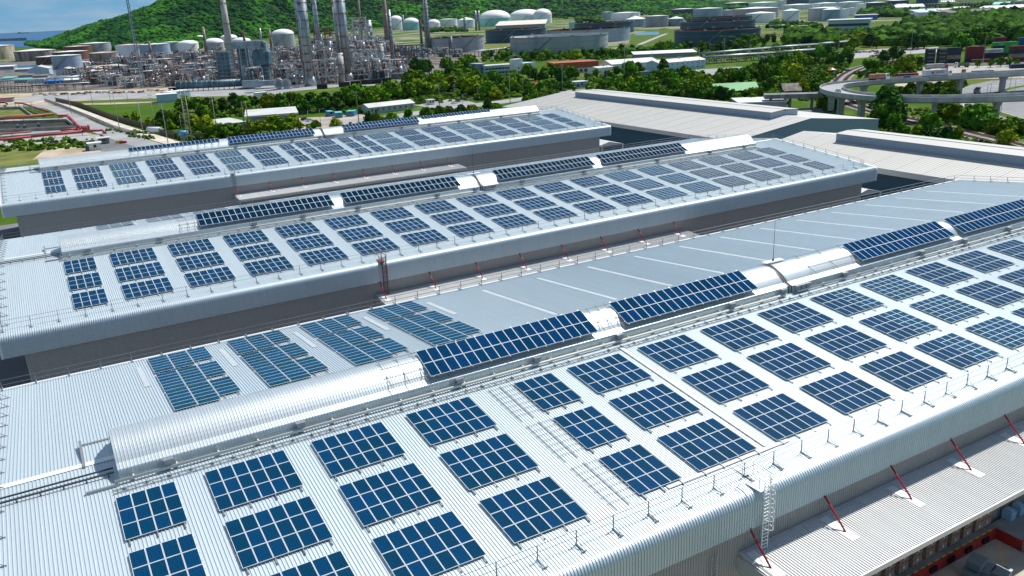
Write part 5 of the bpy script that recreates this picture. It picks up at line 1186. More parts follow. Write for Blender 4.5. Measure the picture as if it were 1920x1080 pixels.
# dark blast walls / bunds
for i, (x0, x1, y) in enumerate(((595, 614, 167), (636, 656, 163), (658, 677, 161), (678, 697, 158.5), (697, 716, 157), (717, 734, 155))):
    a_ = gp(x0, y); c_ = gp(x1, y-1); t = thing('bund_wall', f'dark concrete bund block, {ordn(i)} from left in front of the columns', 'wall', (0, 0, 0), 0, 'dark bund blocks'); b = MB(); b.beam((a_.x, a_.y, 1.7), (c_.x, c_.y, 1.7), 4, 3.4); b.build('block', [mat('bitumen_wall', (.045, .05, .055), .9, var=.3, scale=.3)], t)
# pipe racks
def rack_line(pts, h, w_, label, m_=M_steelw, np_=5, pr=.28):
    q = [gp(*p) for p in pts]; t = thing('pipe_rack', label, 'pipe rack', (0, 0, 0), 0, 'pipe racks'); b = MB(); bp = MB()
    for a_, c_ in zip(q, q[1:]):
        d_ = (c_-a_).normalized(); n_ = Vector((-d_.y, d_.x, 0)); L_ = (c_-a_).length; k = 0
        while k < L_:
            p = a_+d_*k
            for s in (-1, 1): e = p+n_*s*w_/2; b.box(e.x-.25, e.x+.25, e.y-.25, e.y+.25, 0, h)
            b.beam((*(p-n_*w_/2)[:2], h), (*(p+n_*w_/2)[:2], h), .35); k += 7
        for s in (-1, 1): e0, e1 = a_+n_*s*w_/2, c_+n_*s*w_/2; b.beam((e0.x, e0.y, h), (e1.x, e1.y, h), .3)
        for i in range(np_):
            o_ = n_*(-w_/2+w_*(i+.5)/np_); r = pr*(1+.6*((i*7) % 3)/2); bp.cyl((a_.x+o_.x, a_.y+o_.y, h+r+.1), (c_.x+o_.x, c_.y+o_.y, h+r+.1), r, n=6, mi=i % 3)
    b.build('trestles', [m_], t); bp.build('pipes', [m_, M_steelw, M_duct], t)
rack_line([(880, 108), (940, 101), (958, 99)], 6, 5, 'white pipe rack in front of the big open-topped tank'); rack_line([(-40, 168), (90, 163), (165, 157), (240, 151), (320, 144)], 7, 6, 'long pipe rack crossing the left side before the sheds', M_conc, 6)
rack_line([(-40, 176), (60, 173), (170, 167)], 5, 4, 'low brown pipe rack below the long one', M_steelb); rack_line([(240, 124), (330, 118), (420, 112)], 6, 6, 'pipe rack behind the steel mast'); rack_line([(320, 146), (420, 139)], 7, 5, 'pale pipe rack left of the boiler')
rack_line([(1320, 112), (1440, 101), (1530, 94), (1590, 88)], 5, 9, 'grey elevated pipeway crossing behind the trees', M_concd, 8, .4); rack_line([(1320, 120), (1450, 111), (1550, 103)], 5, 8, 'second grey pipeway running parallel in front', M_concd, 8, .4)
rack_line([(1430, 70), (1560, 64)], 3, 5, 'low pipe rack along the white tanks')
rack_line([(560, 112), (640, 106), (760, 98)], 12, 8, 'high pipe rack between the columns', M_steelb, 8); rack_line([(540, 134), (640, 128), (740, 121)], 9, 7, 'pipe rack crossing behind the white frames', M_steelw, 8)
rack_line([(1690, 20), (1850, 14), (1900, 12)], 14, 10, 'far long pipe structure at the upper right'); rack_line([(1760, 14), (1860, 9)], 20, 10, 'farthest pipe structure at the top edge')

# ================================================================ BUILDINGS
def house(label, xl, yl, xr, yr, dep, h, wall, roof, kind='gable', wins=0, over=.5, rh=1.2, name='building', cat='building', wh=1.2, ww=1.2, wz=1.2, door=False, grp=None, winm=None, z0=0, storeys=1):
    a_ = gp(xl, yl); c_ = gp(xr, yr); L_ = (c_-a_).length; t = thing(name, label, cat, (a_.x, a_.y, z0), math.atan2(c_.y-a_.y, c_.x-a_.x), grp); b = MB()
    b.box(0, L_, 0, dep, 0, h)
    if kind == 'gable':
        b.poly([(0, 0, h), (0, dep, h), (0, dep/2, h+rh)][::-1]); b.poly([(L_, 0, h), (L_, dep, h), (L_, dep/2, h+rh)])
    if kind == 'gablex':
        b.poly([(0, 0, h), (L_, 0, h), (L_/2, 0, h+rh)]); b.poly([(0, dep, h), (L_, dep, h), (L_/2, dep, h+rh)][::-1])
    b.build('walls', [wall], t); b = MB(); o = over
    def slab(p):
        for dz in (0, .22): b.poly([(x, y, z+dz+.02) for x, y, z in p])
        for k in range(4): u, v = p[k], p[(k+1) % 4]; b.quad((u[0], u[1], u[2]+.02), (v[0], v[1], v[2]+.02), (v[0], v[1], v[2]+.24), (u[0], u[1], u[2]+.24))
    if kind == 'gable':
        k = rh/(dep/2)*o; slab([(-o, -o, h-k), (L_+o, -o, h-k), (L_+o, dep/2, h+rh), (-o, dep/2, h+rh)]); slab([(-o, dep/2, h+rh), (L_+o, dep/2, h+rh), (L_+o, dep+o, h-k), (-o, dep+o, h-k)])
    elif kind == 'gablex':
        k = rh/(L_/2)*o; slab([(-o, -o, h-k), (L_/2, -o, h+rh), (L_/2, dep+o, h+rh), (-o, dep+o, h-k)]); slab([(L_/2, -o, h+rh), (L_+o, -o, h-k), (L_+o, dep+o, h-k), (L_/2, dep+o, h+rh)])
    elif kind == 'shed': slab([(-o, -o, h), (L_+o, -o, h), (L_+o, dep+o, h+rh), (-o, dep+o, h+rh)])
    else: b.box(-o, L_+o, -o, dep+o, h+.01, h+.01+rh)
    b.build('roof', [roof], t)
    for s in range(storeys):
        for i in range(wins):
            b = MB(); x = L_*(i+.5)/wins; z = wz+s*3.1
            b.box(x-ww/2, x+ww/2, -.06, .02, z, z+wh, 0); w_ = b.build('window', [winm or M_glassd], t); b = MB(); b.box(x-ww/2-.1, x+ww/2+.1, -.14, -.0, z-.12, z-.01); b.build('sill', [M_white], w_)
    if door: b = MB(); b.box(L_*.12, L_*.12+1.1, -.07, .02, 0, 2.1); b.build('door', [M_darkst], t)
    return t
B_grey = mat('grey_render', (.36, .37, .38), .8, var=.15, scale=.2); B_blue = mat('pale_blue_render', (.42, .56, .66), .7, var=.15, scale=.2); B_dblue = mat('slate_render', (.16, .23, .30), .7); B_roofg = mat('pale_sheet_roof', (.60, .60, .58), .6, .1, var=.15, scale=.1); B_brick = mat('brick_red_cladding', (.40, .085, .035), .7, var=.15, scale=.3)
B_roofd = mat('dark_sheet_roof', (.22, .22, .21), .8, var=.3, scale=.2); B_green = mat('green_sheet_roof', (.01, .33, .06), .6, var=.2, scale=.2); B_teal = mat('teal_sheet', (.12, .48, .42), .6); B_thatch = mat('weathered_roof', (.33, .30, .26), .9, var=.4, scale=.5, stretch=(1, .1, 1)); B_bsheet = mat('blue_sheet', (.03, .18, .50), .6, var=.3, scale=.3)
# mid-ground
house('large grey shed with flat pale roof behind the farthest warehouse', 466, 238, 557, 231, 30, 4.6, B_grey, B_roofg, 'flat', 0, 1.2, .8)
house('low grey annex with flat roof left of the large grey shed', 404, 247, 462, 240, 24, 3.0, B_grey, B_roofg, 'flat', 0, .8, .25)
house('long pale green bungalow with sheet roof and small windows', 693, 214, 777, 204.5, 11, 3.3, mat('pale_green_render', (.38, .47, .46), .7), B_roofg, 'gable', 8, .6, 1.5, door=True)
t = house('blue steel cabin, left one of three beside the road', 617, 219, 627, 218, 6, 2.6, mat('blue_cabin', (.05, .25, .50), .5, var=.3, scale=.3), B_teal, 'flat', 1, .05, .1, 'cabin', 'cabin'); house('blue steel cabin, middle one of three beside the road', 630, 221.5, 643, 220.5, 7, 2.6, MATS['blue_cabin'], B_teal, 'flat', 1, .05, .1, 'cabin', 'cabin')
house('brighter blue steel cabin, right one of three beside the road', 649, 218.5, 664, 218, 6, 2.6, MATS['blue_cabin'], B_teal, 'flat', 1, .05, .1, 'cabin', 'cabin')
house('slate end block of the blue-white office', 900, 142, 910, 141, 14, 9, B_dblue, B_blue, 'flat', 1, .0, .3, storeys=2, ww=1.8); house('long blue-white office with ribbon windows', 910, 142, 965, 138, 14, 7.2, B_blue, B_roofg, 'flat', 9, .2, .4, storeys=2, ww=2.4, wh=1.3)
house('white stair tower of the blue-white office', 965, 140, 981, 138.5, 7, 11.5, M_white, M_white, 'flat', 1, .0, .3, storeys=2); house('white block right of the office stair tower', 981, 139, 1005, 136.5, 12, 8, M_white, B_blue, 'flat', 0, .0, .3)
house('brick-red hall with white windowed ground floor', 1040, 139, 1121, 134, 22, 3.6, M_white, B_brick, 'flat', 9, .5, 4.6, ww=2.6, wh=2.2, wz=.5)
house('white house right of the brick-red hall', 1121, 140, 1150, 137, 12, 4.6, M_white, B_roofg, 'gable', 3, .3, .8); house('grey-roofed white hall behind the round tree', 1147, 134, 1235, 128, 26, 5.2, M_white, B_roofg, 'gable', 4, .5, 2.6)
house('long pale blue building with ridged grey roof and small windows', 1236, 135, 1322, 127, 16, 6.2, mat('sky_blue_render', (.45, .60, .72), .7), B_roofg, 'gable', 9, .5, 1.8, storeys=2, ww=.9, wh=.8)
house('low hall with bright white roof behind the pale blue building', 1190, 110, 1305, 105, 22, 3.6, B_grey, M_white, 'shed', 0, 1, 1.5); house('small pale blue shed by the road', 1080, 164, 1103, 162, 8, 3.2, B_blue, B_roofg, 'flat', 1, .4, .3, door=True)
house('white awning shed below the round tree', 1203, 142, 1222, 140, 6, 2.6, B_dblue, M_white, 'shed', 0, .4, -.8); house('small red-roofed hut among the trees', 998, 166, 1012, 165, 6, 2.6, B_grey, mat('tile_red', (.30, .07, .04), .8), 'gable', 0, .6, 1.0)
house('bright green roofed house in the thicket', 1342, 180, 1420, 176, 12, 2.6, M_white, B_green, 'gable', 3, 1.0, 3.2); house('weathered grey roofed shed in the thicket', 1470, 179, 1500, 178, 10, 2.6, B_roofd, B_thatch, 'gable', 0, .8, 3.0)
house('white flat roofed hall right behind the ridged white roof', 1385, 209, 1474, 206, 20, 3.8, B_grey, M_white, 'flat', 0, .4, .3); house('guard booth with flat roof beside the road', 805, 197, 815, 196, 4, 2.7, M_white, B_roofg, 'flat', 2, .6, .2, 'guard_booth', 'booth')
house('dark carport roof among the trees behind the bungalow', 797, 166, 820, 163, 8, 3.4, B_roofd, B_roofg, 'flat', 0, .5, .3)
P = gp(1440, 205); Q = gp(1530, 203); t = thing('entrance_canopy', 'long flat concrete gate canopy on square columns', 'canopy', P, math.atan2(Q.y-P.y, Q.x-P.x)); L_ = (Q-P).length; b = MB(); b.box(-2, L_+2, -3, 4, 5, 7); b.build('roof', [M_concd], t)
for x in (1, L_*.45, L_-2):
    b = MB(); b.box(x-.6, x+.6, -.6, .6, 0, 5); b.build('column', [M_concd], t)
patch('yard', [(1420, 206), (1540, 203), (1545, 212), (1430, 216)], M_asph, .12)
# gate hut and yard on the left
house('white guard hut with flat roof and small window on the left yard', 168, 283, 191, 280.5, 4, 3.0, M_white, M_white, 'flat', 1, .5, .18, 'guard_hut', 'hut'); house('grey hut with overhanging flat roof behind the white one', 186, 271, 206, 269, 4.5, 2.6, M_concd, B_roofg, 'flat', 1, .8, .2, 'guard_hut', 'hut')
t = house('small blue portable toilet beside the white guard hut', 161, 284, 167, 283.5, 1.5, 2.2, B_bsheet, B_bsheet, 'flat', 0, .1, .15, 'portable_toilet', 'toilet', door=True)
for i, (x, y, mm) in enumerate(((224, 268, M_yel), (231, 269, M_red))):
    P = gp(x, y); t = thing('traffic_barrier', ('orange', 'red')[i]+' plastic barrier in the left yard', 'barrier', P); b = MB(); b.box(-1.6, 1.6, -.4, .4, 0, .5); b.box(-1.5, 1.5, -.2, .2, .5, 1.1); b.build('body', [mm], t)
P = gp(192, 248); t = thing('water_tank', 'white horizontal tank lying in the bushes by the left path', 'tank', gp(291, 250), -.9); b = MB(); b.cyl((-4, 0, 1.7), (4, 0, 1.7), 1.4, n=16); b.build('shell', [M_white], t); b = MB(); b.box(-2.5, -2, -1, 1, 0, .8); b.box(2, 2.5, -1, 1, 0, .8); b.build('saddles', [M_conc], t)
P = gp(346, 262); t = thing('water_tank', 'blue cylindrical tank on a stand by the paired poles', 'tank', P, -.3); b = MB(); b.cyl((-2, 0, 3), (2, 0, 3), 1.2, n=14); b.build('shell', [mat('tank_blue_plastic', (.10, .35, .60), .5)], t); b = MB(); b.box(-1.5, 1.5, -.8, .8, 0, 2); b.build('stand', [M_conc], t)
# sheds among the left refinery
house('light industrial shed with pale sloping roof at left', 54, 144, 94, 141.5, 34, 8, B_blue, B_roofg, 'gablex', 0, .5, 3); house('second light shed right of the first', 106, 143, 140, 141, 26, 6, B_blue, B_roofg, 'gablex', 0, .5, 2.5)
house('white roofed workshop left of the beige block', 140, 142, 160, 141, 16, 5, B_grey, M_white, 'flat', 0, .3, .4); house('long low hall with cream corrugated roof', 182, 137, 243, 131, 20, 5, B_grey, mat('cream_roof', (.66, .61, .52), .7, var=.1, scale=.1), 'shed', 0, .5, 2)
house('beige block under two white drums', 180, 150, 210, 148, 10, 6, mat('beige_render', (.55, .52, .38), .8), M_conc, 'flat', 0, .1, .4)
for i, x in enumerate((176, 193)): T(x-8.5, x+8.5, 132.5, 141, 'cone', 'white', f'short white drum, {("left","right")[i]} of two above the beige block', stair=False)
for i, (x0, x1, y, wm, rm, k, h) in enumerate(((35, 62, 147, B_grey, B_roofd, 'gable', 3), (62, 90, 149, B_grey, B_roofd, 'gable', 3.5), (96, 130, 151, B_bsheet, B_roofd, 'gable', 3), (2, 24, 153, B_grey, B_teal, 'shed', 3), (28, 52, 156, B_grey, B_teal, 'shed', 2.8), (55, 98, 157, B_blue, M_white, 'gable', 3.2), (84, 112, 159, B_bsheet, B_bsheet, 'shed', 3), (112, 150, 157, B_grey, M_white, 'gable', 3), (132, 152, 150, B_blue, mat('aqua_roof', (.15, .55, .75), .6), 'shed', 2.6), (-20, 26, 132, B_grey, M_white, 'shed', 4), (28, 60, 135, B_grey, B_roofg, 'gable', 3))):
    house(f'small low workshop, {ordn(i)} of the jumble of sheds before the pipe rack, {("dark","dark","blue-walled dark","teal","teal","white","blue","white","aqua","white","pale")[i]} roof', x0, y, x1, y-(x1-x0)*.05, 12, h, wm, rm, k, 0, .5, 1.2, grp='low sheds before the pipe rack')
house('blue-white steel transformer house above the left bushes', 296, 193, 334, 190, 12, 5, B_blue, M_white, 'flat', 0, .2, .3)
house('pale site office with flat roof left of the long duct', 320, 186, 358, 181, 10, 4.5, B_blue, M_white, 'flat', 0, .2, .3); house('white low substation in front of the fans', 482, 183, 502, 181, 6, 3, M_white, M_white, 'flat', 0, .3, .2)
# far halls
house('white long hall with teal roof high above the dark tank', 1103, 24, 1152, 21, 60, 12, B_teal, B_teal, 'flat', 0, 1, 1); house('broad warehouse with cream roof between domed tanks and dark tank', 930, 55, 1022, 51, 110, 9, B_grey, mat('cream_roof', (0, 0, 0)), 'shed', 0, 2, 9)
house('blue-white two-storey hall with white piers near the white tanks', 1552, 60, 1627, 58, 34, 15, B_blue, M_white, 'flat', 5, 2, 1, ww=11, wh=3.5, wz=7); house('small hall with white roof and bright blue wall', 1606, 38.5, 1645, 37, 30, 9, B_bsheet, M_white, 'flat', 0, 2, 1)
house('white hall with pale roof left of the trees, upper right', 1680, 22, 1732, 20, 50, 10, M_white, B_roofg, 'shed', 0, 2, 6); house('blue-roofed white hall upper right', 1722, 33, 1764, 31, 35, 9, M_white, B_blue, 'shed', 0, 1, 5)
house('long red-roofed row of white houses, left part', 1680, 77, 1738, 70, 9, 3.6, M_white, mat('red_roof', (.42, .10, .07), .7, var=.2, scale=.2), 'gable', 8, .5, 1.6); house('long red-roofed row of white houses, middle part', 1742, 66, 1806, 60.5, 9, 3.6, M_white, MATS['red_roof'], 'gable', 8, .5, 1.6)
house('short red-roofed house right of the long red row', 1808, 67, 1834, 66, 9, 3.2, M_white, MATS['red_roof'], 'gable', 3, .5, 1.4)
for i, (x0, x1, y) in enumerate(((1700, 1760, 29), (1790, 1818, 24), (1830, 1870, 23), (1860, 1890, 13), (1780, 1800, 31), (1815, 1850, 30.5), (1880, 1915, 21), (1765, 1790, 7), (1700, 1717, 14))):
    house(f'{("grey","cream","white","teal","grey","grey","white","pale","grey")[i]} far low hall, {ordn(i)} of those in the upper right corner', x0, y+2, x1, y+1, 40, 8, (B_grey, M_white)[i % 2], (B_roofg, MATS['cream_roof'], M_white, B_teal, B_roofd, B_roofd, M_white, B_roofg, B_roofg)[i], 'shed', 0, 1, 5, grp='far halls upper right')
for i, (x0, x1, y, c_) in enumerate(((1442, 1475, 53, 1), (1480, 1512, 54.5, 0))): house(f'low {("pale","grey")[i]} shed in front of the white tanks', x0, y, x1, y-1, 20, 4, B_dblue, (M_white, B_roofg)[i], 'flat', 0, .5, .6)
t = thing('parasol', 'red market parasol beside the level crossing', 'parasol', gp(1559, 138)); b = MB(); b.lathe([(3, 2.6), (1.2, 3.5), (0, 4)], 12); b.build('canopy', [M_red], t); b = MB(); b.cyl((0, 0, 0), (0, 0, 3.8), .07, n=6); b.build('pole', [M_galv], t)

# ridged roofs right of the warehouses
def ridged(label, xe, xr_, xf, ze, zr_, y0, y1, mx0, mx1, my0, my1):
    t = thing('storage_hall', label, 'warehouse', (0, 0, 0), 0, 'pale halls with raised ridge vents'); b = MB()
    m_ = mat('ivory_roof', (.52, .51, .475), .6, .0, col2=(.48, .47, .44), scale=.03, stretch=(.1, 1, 1))
    y = y0
    while y < y1:                      # standing seams run down the slope
        b.quad((xe, y, ze), (xe, min(y+.9, y1), ze), (xr_, min(y+.9, y1), zr_), (xr_, y, zr_)); b.beam((xe, y, ze+.02), (xr_, y, zr_+.02), .05 if int(y/.9+.5) % 8 else .12); b.quad((xf, y, ze), (xr_, y, zr_), (xr_, min(y+.9, y1), zr_), (xf, min(y+.9, y1), ze)); y += .9
    b.build('roof', [m_], t); b = MB()
    b.poly([(xe+.3, y0+.3, 0), (xf-.3, y0+.3, 0), (xf-.3, y0+.3, ze-.02), (xr_, y0+.3, zr_-.02), (xe+.3, y0+.3, ze-.02)]); b.poly([(xe+.3, y1-.3, 0), (xf-.3, y1-.3, 0), (xf-.3, y1-.3, ze-.02), (xr_, y1-.3, zr_-.02), (xe+.3, y1-.3, ze-.02)][::-1])
    b.quad((xf-.3, y0+.3, 0), (xf-.3, y1-.3, 0), (xf-.3, y1-.3, ze), (xf-.3, y0+.3, ze))
    x = xe+.3
    while x < xf-.5: b.box(x, x+.12, y0+.22, y0+.3, 0, ze+(zr_-ze)*(1-abs(x-xr_)/(xf-xr_))*.98 if x > xr_ else ze+(zr_-ze)*(x-xe)/(xr_-xe)*.98); x += .8
    b.build('gable_wall', [mat('blue_grey_wall', (.30, .37, .44), .6, .1)], t)
    b = MB(); b.box(xe+3.0, xe+3.2, y0+.4, y1-.4, 0, ze-.1); b.build('side_wall', [mat('deep_blue_wall', (.05, .13, .19), .7)], t); b = MB(); b.box(xe-.05, xe+.12, y0, y1, ze-1.3, ze+.02); b.build('eave_fascia', [mat('ivory_fascia', (.55, .56, .55), .5)], t)
    zz = ze+(zr_-ze)*(mx0-xe)/(xr_-xe); b = MB(); b.box(mx0, mx1, my0, my1, zz-.5, zz+2.15); y = my0
    while y < my1: b.box(mx0-.06, mx0, y, y+.25, zz, zz+2.1); y += .6
    b.build('ridge_monitor', [mat('monitor_wall', (.30, .38, .46), .6, .1)], t); b = MB(); xm = (mx0+mx1)/2
    b.quad((mx0-.3, my0-.3, zz+2.17), (xm-.35, my0-.3, zz+2.55), (xm-.35, my1+.3, zz+2.55), (mx0-.3, my1+.3, zz+2.17)); b.quad((xm+.35, my0-.3, zz+2.55), (mx1+.3, my0-.3, zz+2.17), (mx1+.3, my1+.3, zz+2.17), (xm+.35, my1+.3, zz+2.55))
    b.build('monitor_roof', [m_], t); b = MB(); b.box(xm-.33, xm+.33, my0, my1, zz+2.2, zz+2.35); b.build('vent_slot', [M_darkst], t)
ridged('pale storage hall with long raised ridge vent at the right, nearer of two', 172.3, 191, 210, 10.5, 13.4, 40, 166, 186, 196, 40, 150.5)
ridged('pale storage hall with long raised ridge vent behind the middle warehouse', 180, 212, 245, 10, 13.6, 181.5, 321, 206, 218, 192.5, 303)
for i, (x0, x1, y0, y1, z, lb) in enumerate(((157.5, 168, 122, 140, 6.2, 'pale gabled canopy in the gap right of the middle warehouse'), (158, 170, 222, 246, 6, 'pale gabled canopy in the gap right of the farthest warehouse'), (152, 158, 206, 222, 4.5, 'narrow white roof beside the farthest warehouse wall'))):
    t = thing('yard_canopy', lb, 'canopy', (0, 0, 0), 0, 'yard canopies'); b = MB(); xm = (x0+x1)/2
    b.quad((x0, y0, z), (xm, y0, z+1.3), (xm, y1, z+1.3), (x0, y1, z)); b.quad((xm, y0, z+1.3), (x1, y0, z), (x1, y1, z), (xm, y1, z+1.3)); b.poly([(x0, y0+.1, z-.02), (x1, y0+.1, z-.02), (xm, y0+.1, z+1.25)]); b.build('roof', [B_roofg], t)
    for x in (x0+.3, x1-.3):
        for y in (y0+.3, (y0+y1)/2, y1-.3): b = MB(); b.box(x-.15, x+.15, y-.15, y+.15, 0, z); b.build('post', [M_white], t)
b = MB(); b.quad((-70, 37.8, .1), (172, 37.8, .1), (172, 182, .1), (-70, 182, .1)); b.quad((-70, 182, .1), (180, 182, .1), (180, 262, .1), (-70, 262, .1)); struct(b.build('yard', [M_asph]))
t = thing('blue_machine', 'blue steel racks standing in the gap right of the middle warehouse', 'rack', (150.5, 116, 0)); b = MB()
for x in range(0, 7, 2): b.box(x, x+.2, 0, .2, 0, 5); b.box(x, x+.2, 3, 3.2, 0, 5)
for z in (1, 2.4, 3.8): b.box(0, 6.2, 0, .2, z, z+.2); b.box(0, 6.2, 3, 3.2, z, z+.2)
b.build('uprights', [B_bsheet], t); b = MB(); b.box(.3, 5.9, .3, 2.9, 1.2, 2.2); b.box(.3, 5.9, .3, 2.9, 2.6, 3.6); b.build('load', [M_darkst], t)

# ================================================================ LOADING DOCK (bottom right)
b = MB(); b.quad((20, 0, .12), (110, 0, .12), (110, 37.7, .12), (20, 37.7, .12)); struct(b.build('dock_yard', [mat('yard_concrete', (.52, .47, .40), .9, col2=(.40, .36, .30), scale=.35)]))
t = thing('loading_dock', 'red-faced concrete loading dock under the canopy', 'loading dock'); b = MB(); b.box(52, 72.2, 36.6, 42, .13, 1.2); b.box(72.2, 90, 33.4, 37.3, .13, 1.2); b.build('platform', [M_concd], t)
b = MB(); b.box(52, 72.1, 36.5, 36.6, .14, 1.25); b.box(72.1, 72.2, 34.2, 36.6, .14, 1.25); b.box(72.1, 90, 34.1, 34.2, .14, 1.25); b.build('red_face', [mat('dock_red', (.42, .02, .015), .6, var=.3, scale=.8)], t)
b = MB(); x = 52
while x < 72: b.box(x, x+.5, 36.6, 36.75, 1.2, 1.26); x += 1
b.build('yellow_edge_marks', [M_yel], t); b = MB(); x = 54.2
while x < 71: b.box(x, x+.9, 36.3, 36.5, .5, 1.0); x += 2.6
b.build('dock_bumpers', [M_rubber], t)
M_crate = mat('crate_wood', (.40, .27, .20), .85, col2=(.26, .17, .12), scale=1.2, stretch=(1, 1, 8)); M_tag = mat('label_paper', (.55, .70, .85), .6)
def crate(x, z, label):
    t = thing('wooden_crate', label, 'crate', (x, 37.25, z), 0, 'crates stacked along the dock'); b = MB(); b.box(0, 1.2, 0, 1.1, .14, .98)
    for k in range(5): b.box(-.02, 1.22, -.03, 0, .16+k*.165, .28+k*.165)
    b.build('box', [M_crate], t); b = MB(); b.box(.05, .2, 0, 1.1, 0, .13); b.box(.52, .67, 0, 1.1, 0, .13); b.box(1.0, 1.15, 0, 1.1, 0, .13); b.build('pallet_feet', [M_crate], t); b = MB(); b.box(.5, .68, -.05, -.03, .42, .68); b.build('label_sheet', [M_tag], t); return t
c0 = None
for i, x in enumerate((54.9, 56.8, 58.7, 60.6, 62.45, 64.25, 66.1, 67.95, 69.8, 71.0)):
    for k in range(4):
        lab = f'brown crate, {ordn(k)} from the floor in the {ordn(i)} stack from left on the dock'
        if c0 is None: c0 = crate(x, 1.21, lab)
        else: dup(c0, (x, 37.25, 1.21+k*1.0), 0, lab)
for i, (x, z) in enumerate(((74.6, 3.2), (76.2, 3.2))):
    t = thing('bulk_bag', f'pale blue bulk bag, {("left","right")[i]} of two beyond the crates', 'bag', (x, 36.9, 1.2), 0, 'bulk bags'); b = MB(); b.box(-.45, .45, -.45, .45, .02, .95); b.box(-.3, .3, -.3, .3, .95, 1.1); b.build('sack', [mat('bag_blue', (.25, .40, .50), .8)], t)
for i, (x, y, z) in enumerate(((64.9, 34.4, .13), (66.3, 34.0, .13), (65.5, 34.4, 1.0), (66.9, 32.9, .13))):
    t = thing('steel_bin', f'dark grey steel box, {ordn(i)} of the pile before the red dock', 'box', (x, y, z), .2, 'steel boxes by the dock'); b = MB(); b.box(-.8, .8, -.6, .6, .1, .78); b.build('tub', [mat('bin_grey', (.16, .2, .23), .5, .4)], t); b = MB(); b.box(-.85, .85, -.65, .65, .78, .84); b.build('lid', [mat('lid_grey', (.22, .27, .30), .5, .4)], t)
b = MB(); a_ = Vector((71.3, 35.7, .13)); c_ = Vector((66.3, 31.7, .13)); n_ = Vector((.5, -.6, 0))*.09; b.quad(a_-n_, a_+n_, c_+n_, c_-n_); struct(b.build('yellow_line', [M_yel]))
t = thing('service_ladder', 'grey wall ladder under the canopy left end', 'ladder', (36.8, 37.5, 4)); b = MB()
for x in (-.25, .25): b.box(x-.03, x+.03, -.03, .03, 0, 8)
for k in range(26): b.box(-.25, .25, -.02, .02, .2+k*.3, .24+k*.3)
b.build('rungs_and_stiles', [M_galv], t)

# ================================================================ LEFT BASIN AND RED PIPES
M_bas = mat('basin_concrete', (.38, .36, .34), .9, var=.4, scale=.2)
patch('yard', [(-60, 226), (130, 222), (150, 245), (165, 250), (200, 256), (190, 262), (-60, 280)], M_conc, .13)
def basin(label, pts, floor_m):
    q = [gp(*p) for p in pts]; t = thing('basin', label, 'basin', (0, 0, 0), 0, 'concrete basins'); b = MB(); n = len(q)
    for k in range(n): a_, c_ = q[k], q[(k+1) % n]; b.beam((a_.x, a_.y, .9), (c_.x, c_.y, .9), .5, 1.8)
    b.build('wall', [M_bas], t); b = MB(); b.poly([(p.x, p.y, .2) for p in q]); b.build('floor', [floor_m], t)
basin('grassy concrete basin inside the red pipes at far left', [(-60, 209), (40, 205), (62, 221), (-60, 228)], M_grassy); basin('dark concrete basin below the red pipe', [(-60, 235), (126, 229), (142, 241), (-60, 252)], M_dark)
basin('pale divided basin behind the front red pipe', [(-60, 252), (150, 243), (155, 250), (-60, 268)], M_bas)
for i, (x, y) in enumerate(((35, 246), (48, 246), (74, 243))):
    t = thing('valve_pit', f'dark pump unit, {ordn(i)} from left between the two basins', 'pump', gp(x, y), 0, 'pump units'); b = MB(); b.box(-.8, .8, -.8, .8, 0, 2.6); b.build('housing', [M_darkst], t); b = MB(); b.cyl((0, 0, 2.6), (0, 0, 3.6), .4, n=8); b.build('motor', [M_steelg], t)
def redpipe(pts, r, z, label, grp='red fire pipes'):
    t = thing('red_pipe', label, 'pipe', (0, 0, 0), 0, grp); q = [gp(*p) for p in pts]; b = MB(); b.pipe([(p.x, p.y, z) for p in q], r, 10)
    for p in q[1:-1]: blob(b, (p.x, p.y, z), r*1.02, 1, 0, 0, True)
    b.build('pipe', [M_red2], t); b = MB()
    for a_, c_ in zip(q, q[1:]):
        L_ = (c_-a_).length
        for k in range(int(L_/5)): p = a_+(c_-a_).normalized()*5*k; b.box(p.x-.15, p.x+.15, p.y-.15, p.y+.15, 0, z)
    b.build('supports', [M_conc], t)
M_red2 = mat('pipe_red', (.38, .045, .05), .55)
redpipe([(-60, 233), (-10, 231), (103, 220)], .75, 2, 'straight red pipe along the far edge of the dark basin'); redpipe([(110, 224), (127, 223), (138, 233), (146, 242), (151, 246), (162, 249)], .8, 2, 'bent red pipe stepping down round the basin corner')
redpipe([(-60, 276), (60, 264), (155, 254), (193, 251.5), (199, 257)], .6, 2, 'long red pipe along the front of the basins'); redpipe([(115, 250), (150, 246)], .5, 1.5, 'short red pipe at the pump yard')
redpipe([(30, 201), (45, 202), (92, 219)], .55, 3, 'left rail of the red pipe bridge over the grassy basin'); redpipe([(-60, 198), (12, 197), (14, 200)], .7, 2, 'short red pipe at the left edge'); redpipe([(-40, 260), (60, 252)], .4, 1.4, 'thin red pipe between the basins at the edge')
t = thing('valve_cluster', 'cluster of bright red valves beside the road', 'valve', gp(158, 248)); b = MB()
for k in range(6): b.cyl((k*1.0-2.5, (k % 2)*1.4, 0), (k*1.0-2.5, (k % 2)*1.4, 2.4+(k % 3)*.5), .45, n=8); b.cyl((k*1.0-2.5, (k % 2)*1.4-.1, 2.4), (k*1.0-2.5, (k % 2)*1.4+.1, 2.4), .7, n=10)
b.build('valves', [M_red2], t)
house('low red roofed pump house at the left edge', -10, 193, 26, 190.5, 6, 2.6, B_grey, M_red2, 'flat', 0, .3, .4)
